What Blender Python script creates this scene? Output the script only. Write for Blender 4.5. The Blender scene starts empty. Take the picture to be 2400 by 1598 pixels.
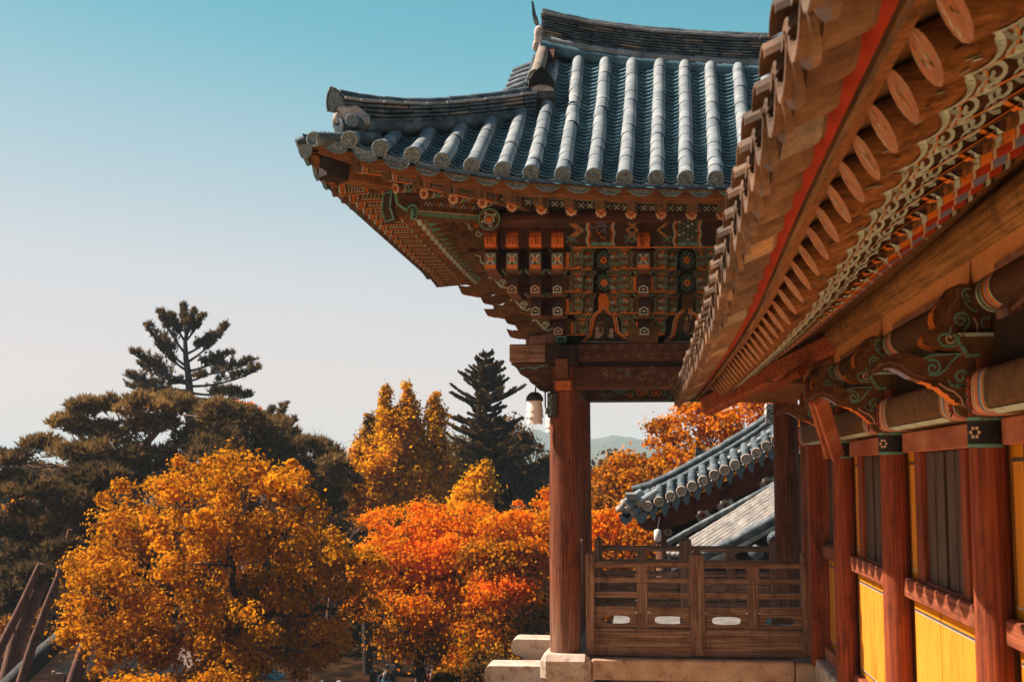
import bpy, math, random
import numpy as np
from mathutils import Vector, Matrix

# ------------------------------------------------------------------ camera
sc = bpy.context.scene
rad = math.radians
FPX = 3000.0                      # focal length in pixels of the 2400 px wide photograph
TH = math.atan(309 / FPX); PS = math.atan(315 / FPX * math.cos(TH))
FW = Vector((-math.sin(PS) * math.cos(TH), math.cos(PS) * math.cos(TH), math.sin(TH)))
RT = Vector((math.cos(PS), math.sin(PS), 0))
UP = RT.cross(FW)
cam_d = bpy.data.cameras.new('camera')
cam = bpy.data.objects.new('camera', cam_d)
sc.collection.objects.link(cam)
cam.matrix_world = Matrix(((RT.x, UP.x, -FW.x, 0), (RT.y, UP.y, -FW.y, 0), (RT.z, UP.z, -FW.z, 0), (0, 0, 0, 1)))
cam_d.sensor_width = 36; cam_d.lens = 45; cam_d.clip_end = 20000; cam_d.clip_start = .05
cam_d.dof.use_dof = True; cam_d.dof.focus_distance = 15.0; cam_d.dof.aperture_fstop = 5.6
sc.camera = cam

# ------------------------------------------------------------------ sun, sky, exposure
SKYG = 4.5
SUN_EL = rad(47); SUN_AZ = rad(5); SUN_DIR = Vector((-math.cos(SUN_EL) * math.cos(SUN_AZ), math.cos(SUN_EL) * math.sin(SUN_AZ), math.sin(SUN_EL)))
sd = bpy.data.lights.new('sun', 'SUN'); sd.energy = 5.0; sd.angle = rad(.53); sd.color = (1, .88, .75)
sun = bpy.data.objects.new('sun', sd); sc.collection.objects.link(sun)
sun.rotation_euler = (-SUN_DIR).to_track_quat('-Z', 'Y').to_euler()
w = bpy.data.worlds.new('World'); sc.world = w; w.use_nodes = True
nt = w.node_tree; nt.nodes.clear()
out = nt.nodes.new('ShaderNodeOutputWorld'); bg = nt.nodes.new('ShaderNodeBackground')
sky = nt.nodes.new('ShaderNodeTexSky'); sky.sky_type = 'NISHITA'; sky.sun_disc = False
sky.sun_elevation = SUN_EL; sky.sun_rotation = math.atan2(SUN_DIR.x, SUN_DIR.y)
tc = nt.nodes.new('ShaderNodeTexCoord'); sep = nt.nodes.new('ShaderNodeSeparateXYZ')
nt.links.new(tc.outputs['Generated'], sep.inputs[0])
rmp = nt.nodes.new('ShaderNodeValToRGB'); 
# the sky is paler on the sunny left: elevation is scaled a little by the x direction
mx_ = nt.nodes.new('ShaderNodeMath'); mx_.operation = 'MULTIPLY_ADD'; nt.links.new(sep.outputs['X'], mx_.inputs[0]); mx_.inputs[1].default_value = .42; mx_.inputs[2].default_value = 1.0
mz_ = nt.nodes.new('ShaderNodeMath'); mz_.operation = 'MULTIPLY'; nt.links.new(sep.outputs['Z'], mz_.inputs[0]); nt.links.new(mx_.outputs[0], mz_.inputs[1])
nt.links.new(mz_.outputs[0], rmp.inputs[0])
SKYC = [(0.0, (.80, .62, .58)), (.06, (.76, .625, .595)), (.13, (.64, .62, .615)), (.20, (.40, .55, .585)), (.29, (.14, .455, .525)), (.40, (.045, .33, .44)), (.6, (.014, .22, .34)), (1.0, (.008, .15, .26))]  # stops above the view set to dark teal to shape the ambient light
el = rmp.color_ramp.elements
el[0].position, el[0].color = SKYC[0][0], (*SKYC[0][1], 1)
el[1].position, el[1].color = SKYC[-1][0], (*SKYC[-1][1], 1)
for p_, c_ in SKYC[1:-1]:
    e_ = el.new(p_); e_.color = (*c_, 1)
mul = nt.nodes.new('ShaderNodeVectorMath'); mul.operation = 'SCALE'; mul.inputs['Scale'].default_value = 7.4
nt.links.new(rmp.outputs[0], mul.inputs[0])
# the sky out of view behind the camera is dimmed to lower the ambient light
azr = nt.nodes.new('ShaderNodeMapRange'); nt.links.new(sep.outputs['Y'], azr.inputs[0])
azr.inputs[1].default_value = -.3; azr.inputs[2].default_value = .6; azr.inputs[3].default_value = 1.75; azr.inputs[4].default_value = SKYG
nt.links.new(azr.outputs[0], mul.inputs['Scale'])
mix = nt.nodes.new('ShaderNodeMix'); mix.data_type = 'RGBA'; mix.inputs[0].default_value = .12
nt.links.new(mul.outputs[0], mix.inputs[6]); nt.links.new(sky.outputs[0], mix.inputs[7])
nt.links.new(mix.outputs[2], bg.inputs[0]); bg.inputs[1].default_value = .1
nt.links.new(bg.outputs[0], out.inputs[0])
sc.view_settings.view_transform = 'Standard'; sc.view_settings.look = 'None'
sc.view_settings.exposure = 1.22; sc.view_settings.gamma = 1
sc.cycles.use_denoising = True
sc.cycles.max_bounces = 7; sc.cycles.diffuse_bounces = 4; sc.cycles.transparent_max_bounces = 6
sc.cycles.volume_bounces = 0

# ------------------------------------------------------------------ helpers
C = sc.collection
rng = random.Random(7)

def ray(u, v):
    return FW + RT * ((u - 1200) / FPX) + UP * (-(v - 799) / FPX)
def P(u, v, Y):
    d = ray(u, v); return d * (Y / d.y)
def PX(u, v, X):
    d = ray(u, v); return d * (X / d.x)
def PZ(u, v, Z):
    d = ray(u, v); return d * (Z / d.z)
def PL(u, v, p0, n):
    d = ray(u, v); return d * (Vector(p0).dot(n) / d.dot(n))
def lerp(a, b, t): return a + (b - a) * t
def interp(x, xs, ys):
    return float(np.interp(x, xs, ys))

def tag(o, label=None, cat=None, group=None, kind=None):
    if label: o['label'] = label
    if cat: o['category'] = cat
    if group: o['group'] = group
    if kind: o['kind'] = kind
    return o
def thing(name, label, cat, loc=(0, 0, 0), group=None):
    o = bpy.data.objects.new(name, None); C.objects.link(o); o.location = loc
    o.empty_display_size = .2
    return tag(o, label, cat, group)
def attach(o, parent):
    if parent is not None:
        o.parent = parent
        if parent.type == 'EMPTY':
            o.matrix_parent_inverse = Matrix.Translation(-Vector(parent.location))
    return o

class MB:
    """collects shapes and links them as ONE mesh object"""
    def __init__(s): s.v = []; s.f = []; s.m = []; s.s = []; s.mats = []
    def mi(s, m):
        if m not in s.mats: s.mats.append(m)
        return s.mats.index(m)
    def add(s, vs, fs, m, smooth=False):
        b = len(s.v); s.v.extend([tuple(p) for p in vs]); i = s.mi(m)
        for f in fs:
            s.f.append([b + k for k in f]); s.m.append(i); s.s.append(smooth)
        return s
    def box(s, a, b, m, ch=0.0, M=None):
        """axis box from corner a to corner b, chamfered by ch; M transforms the points"""
        a = [min(a[i], b[i]) for i in range(3)], [max(a[i], b[i]) for i in range(3)]
        lo, hi = a
        if ch <= 0:
            vs = [(x, y, z) for x in (lo[0], hi[0]) for y in (lo[1], hi[1]) for z in (lo[2], hi[2])]
            fs = [(0, 1, 3, 2), (4, 6, 7, 5), (0, 4, 5, 1), (2, 3, 7, 6), (0, 2, 6, 4), (1, 5, 7, 3)]
        else:
            ch = min(ch, .45 * min(hi[i] - lo[i] for i in range(3)))
            vs = []; idx = {}
            for x in (0, 1):
                for y in (0, 1):
                    for z in (0, 1):
                        c = (x, y, z)
                        for ax in range(3):
                            p = [lo[k] if c[k] == 0 else hi[k] for k in range(3)]
                            for k in range(3):
                                if k != ax: p[k] += ch if c[k] == 0 else -ch
                            idx[(c, ax)] = len(vs); vs.append(p)
            fs = []
            for ax in range(3):
                o1, o2 = [k for k in range(3) if k != ax]
                for sd_ in (0, 1):
                    q = []
                    for (i, j) in ((0, 0), (1, 0), (1, 1), (0, 1)):
                        c = [0, 0, 0]; c[ax] = sd_; c[o1] = i; c[o2] = j; q.append(idx[(tuple(c), ax)])
                    fs.append(q)
                for (i, j) in ((0, 0), (1, 0), (1, 1), (0, 1)):
                    c0 = [0, 0, 0]; c0[o1] = i; c0[o2] = j; c1 = list(c0); c1[ax] = 1
                    c0, c1 = tuple(c0), tuple(c1)
                    fs.append((idx[(c0, o1)], idx[(c1, o1)], idx[(c1, o2)], idx[(c0, o2)]))
            for c in [(x, y, z) for x in (0, 1) for y in (0, 1) for z in (0, 1)]:
                fs.append((idx[(c, 0)], idx[(c, 1)], idx[(c, 2)]))
        if M is not None: vs = [M @ Vector(p) for p in vs]
        return s.add(vs, fs, m)
    def obox(s, c, ax, ay, az, m, ch=0):
        """box at centre c with half-extent vectors ax, ay, az"""
        ax, ay, az = Vector(ax), Vector(ay), Vector(az)
        l = (ax.length, ay.length, az.length)
        ux, uy, uz = ax.normalized(), ay.normalized(), az.normalized()
        M = Matrix(((ux.x, uy.x, uz.x, c[0]), (ux.y, uy.y, uz.y, c[1]), (ux.z, uy.z, uz.z, c[2]), (0, 0, 0, 1)))
        return s.box((-l[0], -l[1], -l[2]), l, m, ch, M)
    def beam(s, p, q, w, h, m, ch=0, up=(0, 0, 1)):
        """squared beam from p to q"""
        p, q = Vector(p), Vector(q); d = (q - p); L = d.length; d.normalize()
        side = d.cross(Vector(up)).normalized(); u2 = side.cross(d)
        return s.obox((p + q) / 2, d * (L / 2), side * (w / 2), u2 * (h / 2), m, ch)
    def prism(s, poly, axis, a, b, m, smooth=False, mcap=None):
        """poly extruded along an axis: 'Y' takes (x, z), 'X' takes (y, z), 'Z' takes (x, y)"""
        n = len(poly)
        def mk(p, t):
            return (p[0], t, p[1]) if axis == 'Y' else ((t, p[0], p[1]) if axis == 'X' else (p[0], p[1], t))
        vs = [mk(p, a) for p in poly] + [mk(p, b) for p in poly]
        fs = [(i, (i + 1) % n, n + (i + 1) % n, n + i) for i in range(n)]
        s.add(vs, fs, m, smooth)
        s.add(vs, [list(range(n)), list(range(n, 2 * n))], mcap or m)
        return s
    def prism3(s, pts, d, m, mcap=None):
        """3-D polygon extruded by vector d"""
        n = len(pts); d = Vector(d); pts = [Vector(p) for p in pts]
        vs = pts + [p + d for p in pts]
        s.add(vs, [(i, (i + 1) % n, n + (i + 1) % n, n + i) for i in range(n)], m)
        s.add(vs, [list(range(n)), list(range(n, 2 * n))], mcap or m)
        return s
    def tube(s, pts, r, m, n=10, caps=True, smooth=True, mcap=None, start=None, squash=1.0):
        pts = [Vector(p) for p in pts]; k = len(pts)
        if not hasattr(r, '__len__'): r = [r] * k
        t0 = (pts[1] - pts[0]).normalized()
        ref = Vector(start) if start else (Vector((0, 0, 1)) if abs(t0.z) < .9 else Vector((0, 1, 0)))
        x = t0.cross(ref).normalized()
        vs = []
        for i in range(k):
            t = (pts[min(i + 1, k - 1)] - pts[max(i - 1, 0)])
            if t.length < 1e-9: t = t0
            t.normalize()
            x = (x - t * x.dot(t)).normalized(); y = t.cross(x)
            for j in range(n):
                a = 2 * math.pi * (j + .5) / n
                vs.append(pts[i] + (x * math.cos(a) + y * math.sin(a) * squash) * r[i])
        fs = [(i * n + j, i * n + (j + 1) % n, (i + 1) * n + (j + 1) % n, (i + 1) * n + j) for i in range(k - 1) for j in range(n)]
        s.add(vs, fs, m, smooth)
        if caps:
            s.add(vs[:n], [list(range(n))], mcap or m); s.add(vs[-n:], [list(range(n))], mcap or m)
        return s
    def segtube(s, segs, m, n=12):
        """separate tube pieces laid end to end: (p, q, r_low, r_high)"""
        for p, q, ra, rb in segs: s.tube([p, q], [ra, rb], m, n, caps=False)
        return s
    def lathe(s, prof, c, m, axis=(0, 0, 1), n=16, smooth=True):
        """prof = (radius, height) pairs turned about axis through c"""
        ax = Vector(axis).normalized(); ref = Vector((0, 0, 1)) if abs(ax.z) < .9 else Vector((1, 0, 0))
        x = ax.cross(ref).normalized(); y = ax.cross(x); c = Vector(c); vs = []
        for (r, h) in prof:
            for j in range(n):
                a = 2 * math.pi * j / n
                vs.append(c + ax * h + (x * math.cos(a) + y * math.sin(a)) * r)
        k = len(prof)
        fs = [(i * n + j, i * n + (j + 1) % n, (i + 1) * n + (j + 1) % n, (i + 1) * n + j) for i in range(k - 1) for j in range(n)]
        s.add(vs, fs, m, smooth)
        s.add(vs[:n], [list(range(n))], m); s.add(vs[-n:], [list(range(n))], m)
        return s
    def ribbon(s, pts, wd, nrm, m, closed=False):
        """painted stripe of width wd along pts on a surface facing nrm"""
        pts = [Vector(p) for p in pts]; k = len(pts); nrm = Vector(nrm).normalized(); vs = []
        for i in range(k):
            if closed: t = pts[(i + 1) % k] - pts[(i - 1) % k]
            else: t = pts[min(i + 1, k - 1)] - pts[max(i - 1, 0)]
            sd_ = t.cross(nrm)
            if sd_.length < 1e-9: sd_ = Vector((1, 0, 0))
            sd_.normalize()
            vs += [pts[i] + sd_ * wd / 2, pts[i] - sd_ * wd / 2]
        fs = [(2 * i, 2 * i + 1, 2 * i + 3, 2 * i + 2) for i in range(k - 1)]
        if closed: fs.append((2 * k - 2, 2 * k - 1, 1, 0))
        return s.add(vs, fs, m)
    def grid(s, fn, nu, nv, m, smooth=True):
        vs = [fn(i / nu, j / nv) for i in range(nu + 1) for j in range(nv + 1)]
        fs = [(i * (nv + 1) + j, (i + 1) * (nv + 1) + j, (i + 1) * (nv + 1) + j + 1, i * (nv + 1) + j + 1) for i in range(nu) for j in range(nv)]
        return s.add(vs, fs, m, smooth)
    def blob(s, c, r, m, seed=0, amp=.15, n=10):
        """lumpy ellipsoid"""
        q = random.Random(seed); ph = [q.uniform(0, 6.28) for _ in range(6)]; vs = []
        for i in range(n + 1):
            a = math.pi * i / n
            for j in range(2 * n):
                b = math.pi * j / n
                d = 1 + amp * (math.sin(2 * b + ph[0] + 3 * a) + math.sin(3 * b + ph[1] - 2 * a) + math.sin(5 * a + ph[2]) * .6) / 2
                vs.append((c[0] + r[0] * d * math.sin(a) * math.cos(b), c[1] + r[1] * d * math.sin(a) * math.sin(b), c[2] + r[2] * d * math.cos(a)))
        k = 2 * n
        fs = [(i * k + j, i * k + (j + 1) % k, (i + 1) * k + (j + 1) % k, (i + 1) * k + j) for i in range(n) for j in range(k)]
        return s.add(vs, fs, m, True)
    def build(s, name, parent=None, label=None, cat=None, group=None, kind=None):
        me = bpy.data.meshes.new(name); me.from_pydata(s.v, [], s.f)
        for m in s.mats: me.materials.append(m)
        me.polygons.foreach_set('material_index', s.m); me.polygons.foreach_set('use_smooth', s.s)
        me.update()
        import bmesh
        bm = bmesh.new(); bm.from_mesh(me); bmesh.ops.recalc_face_normals(bm, faces=bm.faces); bm.to_mesh(me); bm.free()
        o = bpy.data.objects.new(name, me); C.objects.link(o)
        attach(o, parent)
        return tag(o, label, cat, group, kind)

# ------------------------------------------------------------------ materials
MATS = {}
def newmat(name):
    m = bpy.data.materials.new(name); m.use_nodes = True
    n = m.node_tree; b = n.nodes['Principled BSDF']; MATS[name] = m
    return m, n, b
def noise(n, scale, vec=None, detail=4, rough=.6):
    t = n.nodes.new('ShaderNodeTexNoise'); t.inputs['Scale'].default_value = scale
    t.inputs['Detail'].default_value = detail; t.inputs['Roughness'].default_value = rough
    if vec is not None: n.links.new(vec, t.inputs['Vector'])
    return t
def ramp(n, fac, stops):
    r = n.nodes.new('ShaderNodeValToRGB'); e = r.color_ramp.elements
    e[0].position, e[0].color = stops[0][0], (*stops[0][1], 1)
    e[1].position, e[1].color = stops[-1][0], (*stops[-1][1], 1)
    for p, c in stops[1:-1]:
        k = e.new(p); k.color = (*c, 1)
    n.links.new(fac, r.inputs[0]); return r
def mixc(n, f, a, b, mode='MIX'):
    x = n.nodes.new('ShaderNodeMix'); x.data_type = 'RGBA'; x.blend_type = mode
    if isinstance(f, (int, float)): x.inputs[0].default_value = f
    else: n.links.new(f, x.inputs[0])
    for s_, i in ((a, 6), (b, 7)):
        if isinstance(s_, tuple): x.inputs[i].default_value = (*s_, 1)
        else: n.links.new(s_, x.inputs[i])
    return x.outputs[2]
def bump(n, b, h, strength=.3, dist=.01):
    k = n.nodes.new('ShaderNodeBump'); k.inputs['Strength'].default_value = strength; k.inputs['Distance'].default_value = dist
    n.links.new(h, k.inputs['Height']); n.links.new(k.outputs[0], b.inputs['Normal'])
def objvec(n, scale=(1, 1, 1)):
    t = n.nodes.new('ShaderNodeTexCoord'); mp = n.nodes.new('ShaderNodeMapping'); mp.inputs['Scale'].default_value = scale
    n.links.new(t.outputs['Object'], mp.inputs['Vector']); return mp.outputs[0]
def wood(name, dark, mid, light, axis='Z', rough=.75, grain=1.0, crack=.5, foot=None):
    m, n, b = newmat(name)
    sc3 = {'X': (1.0, 34, 34), 'Y': (34, 1.0, 34), 'Z': (34, 34, 1.0)}[axis]
    g = noise(n, 1.3 * grain, objvec(n, sc3), 6, .7)
    g2 = noise(n, 1.7, objvec(n), 3)
    fine = noise(n, 4.2 * grain, objvec(n, sc3), 4, .7)
    c = ramp(n, g.outputs[0], [(.30, dark), (.5, mid), (.72, light)])
    c2 = mixc(n, g2.outputs[0], c.outputs[0], mixc(n, 1.0, c.outputs[0], (1.35, 1.2, 1.1), 'MULTIPLY'))
    dk = ramp(n, fine.outputs[0], [(.28, (1 - crack,) * 3), (.42, (1, 1, 1))])
    fin = mixc(n, 1.0, c2, dk.outputs[0], 'MULTIPLY')
    st_ = noise(n, 2.6, objvec(n, (1.5, 1.5, .6)), 6, .75); sr = ramp(n, st_.outputs[0], [(.34, (.45, .42, .40)), (.48, (1, 1, 1))])
    fin = mixc(n, 1.0, fin, sr.outputs[0], 'MULTIPLY')
    if foot:                                              # bleached wood near the ground, ragged upper edge
        tcn = n.nodes.new('ShaderNodeTexCoord'); sp_ = n.nodes.new('ShaderNodeSeparateXYZ'); n.links.new(tcn.outputs['Object'], sp_.inputs[0])
        ad = n.nodes.new('ShaderNodeMath'); ad.operation = 'MULTIPLY_ADD'; n.links.new(g2.outputs[0], ad.inputs[0]); ad.inputs[1].default_value = -1.6; n.links.new(sp_.outputs['Z'], ad.inputs[2])
        mr_ = n.nodes.new('ShaderNodeMapRange'); n.links.new(ad.outputs[0], mr_.inputs[0]); mr_.inputs[1].default_value = foot[0]; mr_.inputs[2].default_value = foot[1]; mr_.inputs[3].default_value = .75; mr_.inputs[4].default_value = 0
        pal = ramp(n, g.outputs[0], [(.3, (.07, .035, .022)), (.5, (.22, .12, .08)), (.7, (.36, .23, .17))])
        fin = mixc(n, mr_.outputs[0], fin, pal.outputs[0])
    n.links.new(fin, b.inputs['Base Color'])
    b.inputs['Roughness'].default_value = rough; b.inputs['Specular IOR Level'].default_value = .25
    bump(n, b, g.outputs[0], .35, .012)
    return m
def mottled(name, stops, scale=6, rough=.8, bstr=.2, bscale=40, spec=.3, detail=5, vscale=(1, 1, 1), bd=.006):
    m, n, b = newmat(name)
    v = objvec(n, vscale); t = noise(n, scale, v, detail, .65)
    c = ramp(n, t.outputs[0], stops); n.links.new(c.outputs[0], b.inputs['Base Color'])
    b.inputs['Roughness'].default_value = rough; b.inputs['Specular IOR Level'].default_value = spec
    t2 = noise(n, bscale, v, 4); bump(n, b, t2.outputs[0], bstr, bd)
    return m
def paint(name, c, worn=(.12, .07, .04), amt=.45, rough=.7, scale=14):
    """painted wood, worn in patches"""
    m, n, b = newmat(name)
    t = noise(n, scale, objvec(n), 6, .75)
    f = ramp(n, t.outputs[0], [(amt - .03, (1, 1, 1)), (amt + .09, (0, 0, 0))])
    t2 = noise(n, 3, objvec(n), 3)
    cc = mixc(n, t2.outputs[0], tuple(x * .75 for x in c), tuple(min(1, x * 1.2) for x in c))
    n.links.new(mixc(n, f.outputs[0], cc, worn), b.inputs['Base Color'])
    b.inputs['Roughness'].default_value = rough; b.inputs['Specular IOR Level'].default_value = .2
    return m
def tilemat(name, a, bb, c_, scale=3.0, rough=.6, var=.5):
    m, n, b = newmat(name)
    v = objvec(n); t = noise(n, scale, v, 6, .7); c = ramp(n, t.outputs[0], [(.32, a), (.5, bb), (.68, c_)])
    sp = noise(n, 55, v, 3, .7); spr = ramp(n, sp.outputs[0], [(.35, (.72,) * 3), (.55, (1,) * 3)])
    vo = n.nodes.new('ShaderNodeTexVoronoi'); vo.inputs['Scale'].default_value = 3.4; n.links.new(v, vo.inputs['Vector'])
    hv = n.nodes.new('ShaderNodeSeparateColor'); n.links.new(vo.outputs['Color'], hv.inputs[0])
    hr = ramp(n, hv.outputs[0], [(0, (.52, .58, .63)), (.35, (.85, .88, .9)), (.7, (1.0,) * 3), (1, (1.22, 1.15, 1.08))])
    x = mixc(n, 1.0, c.outputs[0], spr.outputs[0], 'MULTIPLY'); x = mixc(n, var, x, hr.outputs[0], 'MULTIPLY')
    n.links.new(x, b.inputs['Base Color']); b.inputs['Roughness'].default_value = rough; b.inputs['Specular IOR Level'].default_value = .35
    bump(n, b, sp.outputs[0], .25, .004)
    return m

M_colwood = wood('column_wood', (.030, .009, .005), (.125, .033, .011), (.25, .082, .032), 'Z', foot=(-3.3, -1.9))
M_redwood = wood('red_wood', (.05, .010, .004), (.165, .032, .008), (.28, .075, .022), 'Z')
M_barge = wood('bargeboard_wood', (.045, .010, .005), (.11, .026, .012), (.17, .05, .025), 'X')
M_redY = wood('red_wood_lengthwise', (.07, .016, .007), (.19, .048, .018), (.30, .11, .05), 'Y')
M_redwash = mottled('red_wash', [(.3, (.20, .055, .025)), (.5, (.30, .085, .040)), (.7, (.40, .16, .09))], 5, .85, .2, 40, vscale=(1, .4, 1))
M_railX = wood('rail_wood', (.045, .020, .012), (.17, .095, .064), (.36, .24, .175), 'X', crack=.6)
M_railZ = wood('rail_post_wood', (.045, .020, .012), (.17, .095, .064), (.36, .24, .175), 'Z', crack=.6)
M_railY = wood('rail_side_wood', (.045, .020, .012), (.17, .095, .064), (.36, .24, .175), 'Y', crack=.6)
M_beamX = wood('beam_wood', (.014, .006, .004), (.055, .020, .010), (.12, .05, .026), 'X')
M_beamY = wood('beam_side_wood', (.020, .008, .005), (.075, .028, .014), (.15, .065, .035), 'Y')
M_eaveY = wood('eave_board_wood', (.06, .028, .010), (.17, .085, .028), (.28, .16, .06), 'Y')
M_raft = wood('rafter_wood', (.045, .015, .005), (.15, .060, .017), (.27, .125, .038), 'X')
M_slat = wood('grey_slat_wood', (.020, .012, .009), (.062, .040, .030), (.14, .10, .085), 'Z', crack=.65)
M_tile = tilemat('round_tile', (.18, .205, .22), (.25, .27, .28), (.33, .335, .34), var=.6)  # slight blue: sky tint of the shaded roof put into the colour
M_trough = tilemat('trough_tile', (.04, .095, .12), (.08, .165, .205), (.15, .25, .295))  # dark teal: the shade in the troughs is painted into the colour
M_cap = mottled('carved_tile_end', [(.36, (.075, .10, .115)), (.47, (.13, .17, .19)), (.6, (.20, .245, .265))], 34, .8, .8, 30, detail=3, bd=.02)
M_ridge = tilemat('ridge_tile', (.026, .036, .043), (.07, .09, .102), (.22, .24, .245), 5)
M_ridgeL = tilemat('pale_ridge_tile', (.16, .155, .15), (.30, .285, .28), (.44, .42, .41), 4)
M_lich = tilemat('lichen_tile', (.13, .105, .085), (.26, .20, .16), (.42, .24, .10), 4)
M_plast = mottled('lime_plaster', [(.3, (.24, .17, .14)), (.5, (.52, .42, .36)), (.68, (.68, .58, .52))], 9, .9, .6, 25, bd=.02)
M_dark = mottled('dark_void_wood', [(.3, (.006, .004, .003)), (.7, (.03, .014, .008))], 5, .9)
M_etile = tilemat('bounce_lit_eave_tile', (.065, .030, .014), (.14, .068, .032), (.24, .135, .075), 4, var=.8)  # grey tile coloured orange: bounced light on the underside put into the colour
M_redboard = paint('red_board', (.32, .028, .008), (.18, .03, .012), .35)
M_green = paint('green_paint', (.10, .26, .205), (.11, .07, .04), .40)
M_greenD = paint('green_outline_paint', (.07, .20, .17), (.07, .05, .03), .42, scale=20)
M_pale = paint('pale_green_paint', (.36, .45, .44), (.16, .10, .06), .37)
M_orange = paint('orange_paint', (.54, .15, .016), (.20, .06, .02), .36)
M_orangeW = wood('orange_log_end', (.16, .035, .008), (.42, .10, .016), (.62, .22, .05), 'Z')  # glow of bounced sunlight on the wood ends put into the colour
M_brown = paint('ochre_paint', (.118, .056, .018), (.05, .022, .009), .42)
M_brownD = paint('dark_ochre_paint', (.06, .024, .009), (.026, .012, .006), .45)
M_blue = paint('blue_paint', (.15, .165, .30), (.12, .06, .03), .38)
M_navy = paint('navy_paint', (.02, .03, .10), (.05, .03, .02), .40)
M_cream = paint('cream_line_paint', (.50, .34, .24), (.2, .1, .06), .36)
M_mauve = wood('mauve_wood', (.06, .028, .022), (.14, .07, .055), (.23, .13, .10), 'Z')
M_black = paint('black_paint', (.012, .010, .010), (.03, .02, .015), .40)
M_stone = None
def granite(name, a, b_, c_, spk=(.10, .075, .06)):
    m, n, b = newmat(name)
    v = objvec(n); t = noise(n, 3.5, v, 5); c = ramp(n, t.outputs[0], [(.3, a), (.5, b_), (.7, c_)])
    s1 = noise(n, 60, v, 2, .5); r1 = ramp(n, s1.outputs[0], [(.34, (1, 1, 1)), (.44, (0, 0, 0))])
    s2 = noise(n, 7, v, 6, .75); r2 = ramp(n, s2.outputs[0], [(.30, (.45, .40, .38)), (.46, (1, 1, 1))])
    x = mixc(n, mixc(n, .55, (0, 0, 0), r1.outputs[0]), c.outputs[0], spk)
    n.links.new(mixc(n, 1.0, x, r2.outputs[0], 'MULTIPLY'), b.inputs['Base Color'])
    b.inputs['Roughness'].default_value = .9; b.inputs['Specular IOR Level'].default_value = .2
    bump(n, b, s2.outputs[0], .5, .02); return m
M_stone = granite('granite', (.38, .235, .15), (.49, .315, .21), (.57, .39, .275))
M_stoneP = granite('pale_granite', (.40, .30, .23), (.51, .39, .31), (.58, .47, .39))
def wallpaint(name, a, b_, grime):
    m, n, b = newmat(name); v = objvec(n)
    t = noise(n, 1.4, v, 5, .6); c = ramp(n, t.outputs[0], [(.3, a), (.7, b_)])
    s = noise(n, 2.2, objvec(n, (1, 5, .8)), 7, .75); g = ramp(n, s.outputs[0], [(.30, grime), (.5, (1, 1, 1))])
    f = noise(n, 22, v, 4, .7); f2 = ramp(n, f.outputs[0], [(.30, (.86, .82, .78)), (.45, (1, 1, 1))])
    x = mixc(n, 1.0, c.outputs[0], g.outputs[0], 'MULTIPLY'); x = mixc(n, 1.0, x, f2.outputs[0], 'MULTIPLY')
    n.links.new(x, b.inputs['Base Color']); b.inputs['Roughness'].default_value = .9; b.inputs['Specular IOR Level'].default_value = .1
    bump(n, b, s.outputs[0], .25, .006); return m
M_yellow = wallpaint('yellow_wall_paint', (.46, .165, .003), (.60, .222, .006), (.66, .52, .36))
M_peach = wallpaint('ochre_wall_panel', (.50, .19, .016), (.62, .25, .028), (.74, .62, .5))
M_line = mottled('dark_line_paint', [(.3, (.03, .025, .03)), (.7, (.06, .05, .05))], 8)
M_white = mottled('white_line_paint', [(.3, (.34, .24, .16)), (.7, (.46, .34, .24))], 8)
M_soffit = mottled('plaster_strip', [(.3, (.40, .17, .06)), (.7, (.54, .25, .10))], 7, .9, .4, 25)
M_rbark = wood('shaded_pine_bark', (.014, .008, .007), (.055, .028, .021), (.15, .08, .06), 'Z', grain=.5)  # pine bark copy darkened, with shade put into the colour
M_sgbark = wood('shaded_grey_bark', (.012, .013, .015), (.035, .037, .042), (.075, .07, .07), 'Z', grain=.5)  # darker copy of the grey bark, its shade painted in
M_iron = mottled('dark_iron', [(.3, (.015, .013, .013)), (.7, (.05, .04, .035))], 20, .5, .3, 60)
M_glass = mottled('frosted_lamp_glass', [(.3, (.70, .60, .55)), (.7, (.80, .70, .65))], 8, .35)

# ================================================================== PAVILION
FLZ = -2.17
XL, XR, YF, YB = -1.01, 2.06, 16.0, 19.3
pav = thing('temple_pavilion', 'raised wooden pavilion with blue grey tiled hip and gable roof and painted brackets', 'pavilion', ((XL + XR) / 2, (YF + YB) / 2, FLZ))

CX0, CY0 = -3.80, 13.35                       # eave corner
def side(p):                                  # mirror a front-eave point onto the left eave
    # the left eave sags less along its length than the front one
    t = max(0, min(1, (p[1] - CY0) / 2.8)); dz = max(0, 3.52 - zE(p[0])) * (1 - .75 * t)
    return Vector((CX0 + (p[1] - CY0), CY0 + (p[0] - CX0), p[2] + dz))
def ident(p): return Vector(p)
_ex = [-3.80, -3.50, -3.176, -2.842, -2.491, -2.166, -1.843, -1.512, -1.202, -.861, -.531, -.198, .138, .449, .85]
_ez = [3.80, 3.715, 3.616, 3.521, 3.441, 3.371, 3.315, 3.264, 3.224, 3.197, 3.170, 3.143, 3.130, 3.118, 3.106]
EC = .85
def zE(X):
    return interp(EC - abs(X - EC), _ex, _ez)
def lift(X): return zE(X) - 3.105
def Ye(X): return 13.5 - .15 * max(0, min(1, (abs(X - EC) - 2.2) / 2.4)) ** 1.5
def gprof(t): return t * (.8 + .2 * t)
YT = 17.25
def zS(X, Y):                                  # front slope surface
    t = max(0, (Y - 13.5) / (17.2 - 13.5))
    zt = 5.60 - .085 * max(-.9, min(2.5, X))
    return zE(X) + (zt - zE(X)) * gprof(t)
def Yhip(X): return CY0 + (X - CX0) * 1.01
def fan(X): return max(0, min(1, (-1.2 - X) / 2.3)) * .9

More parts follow.
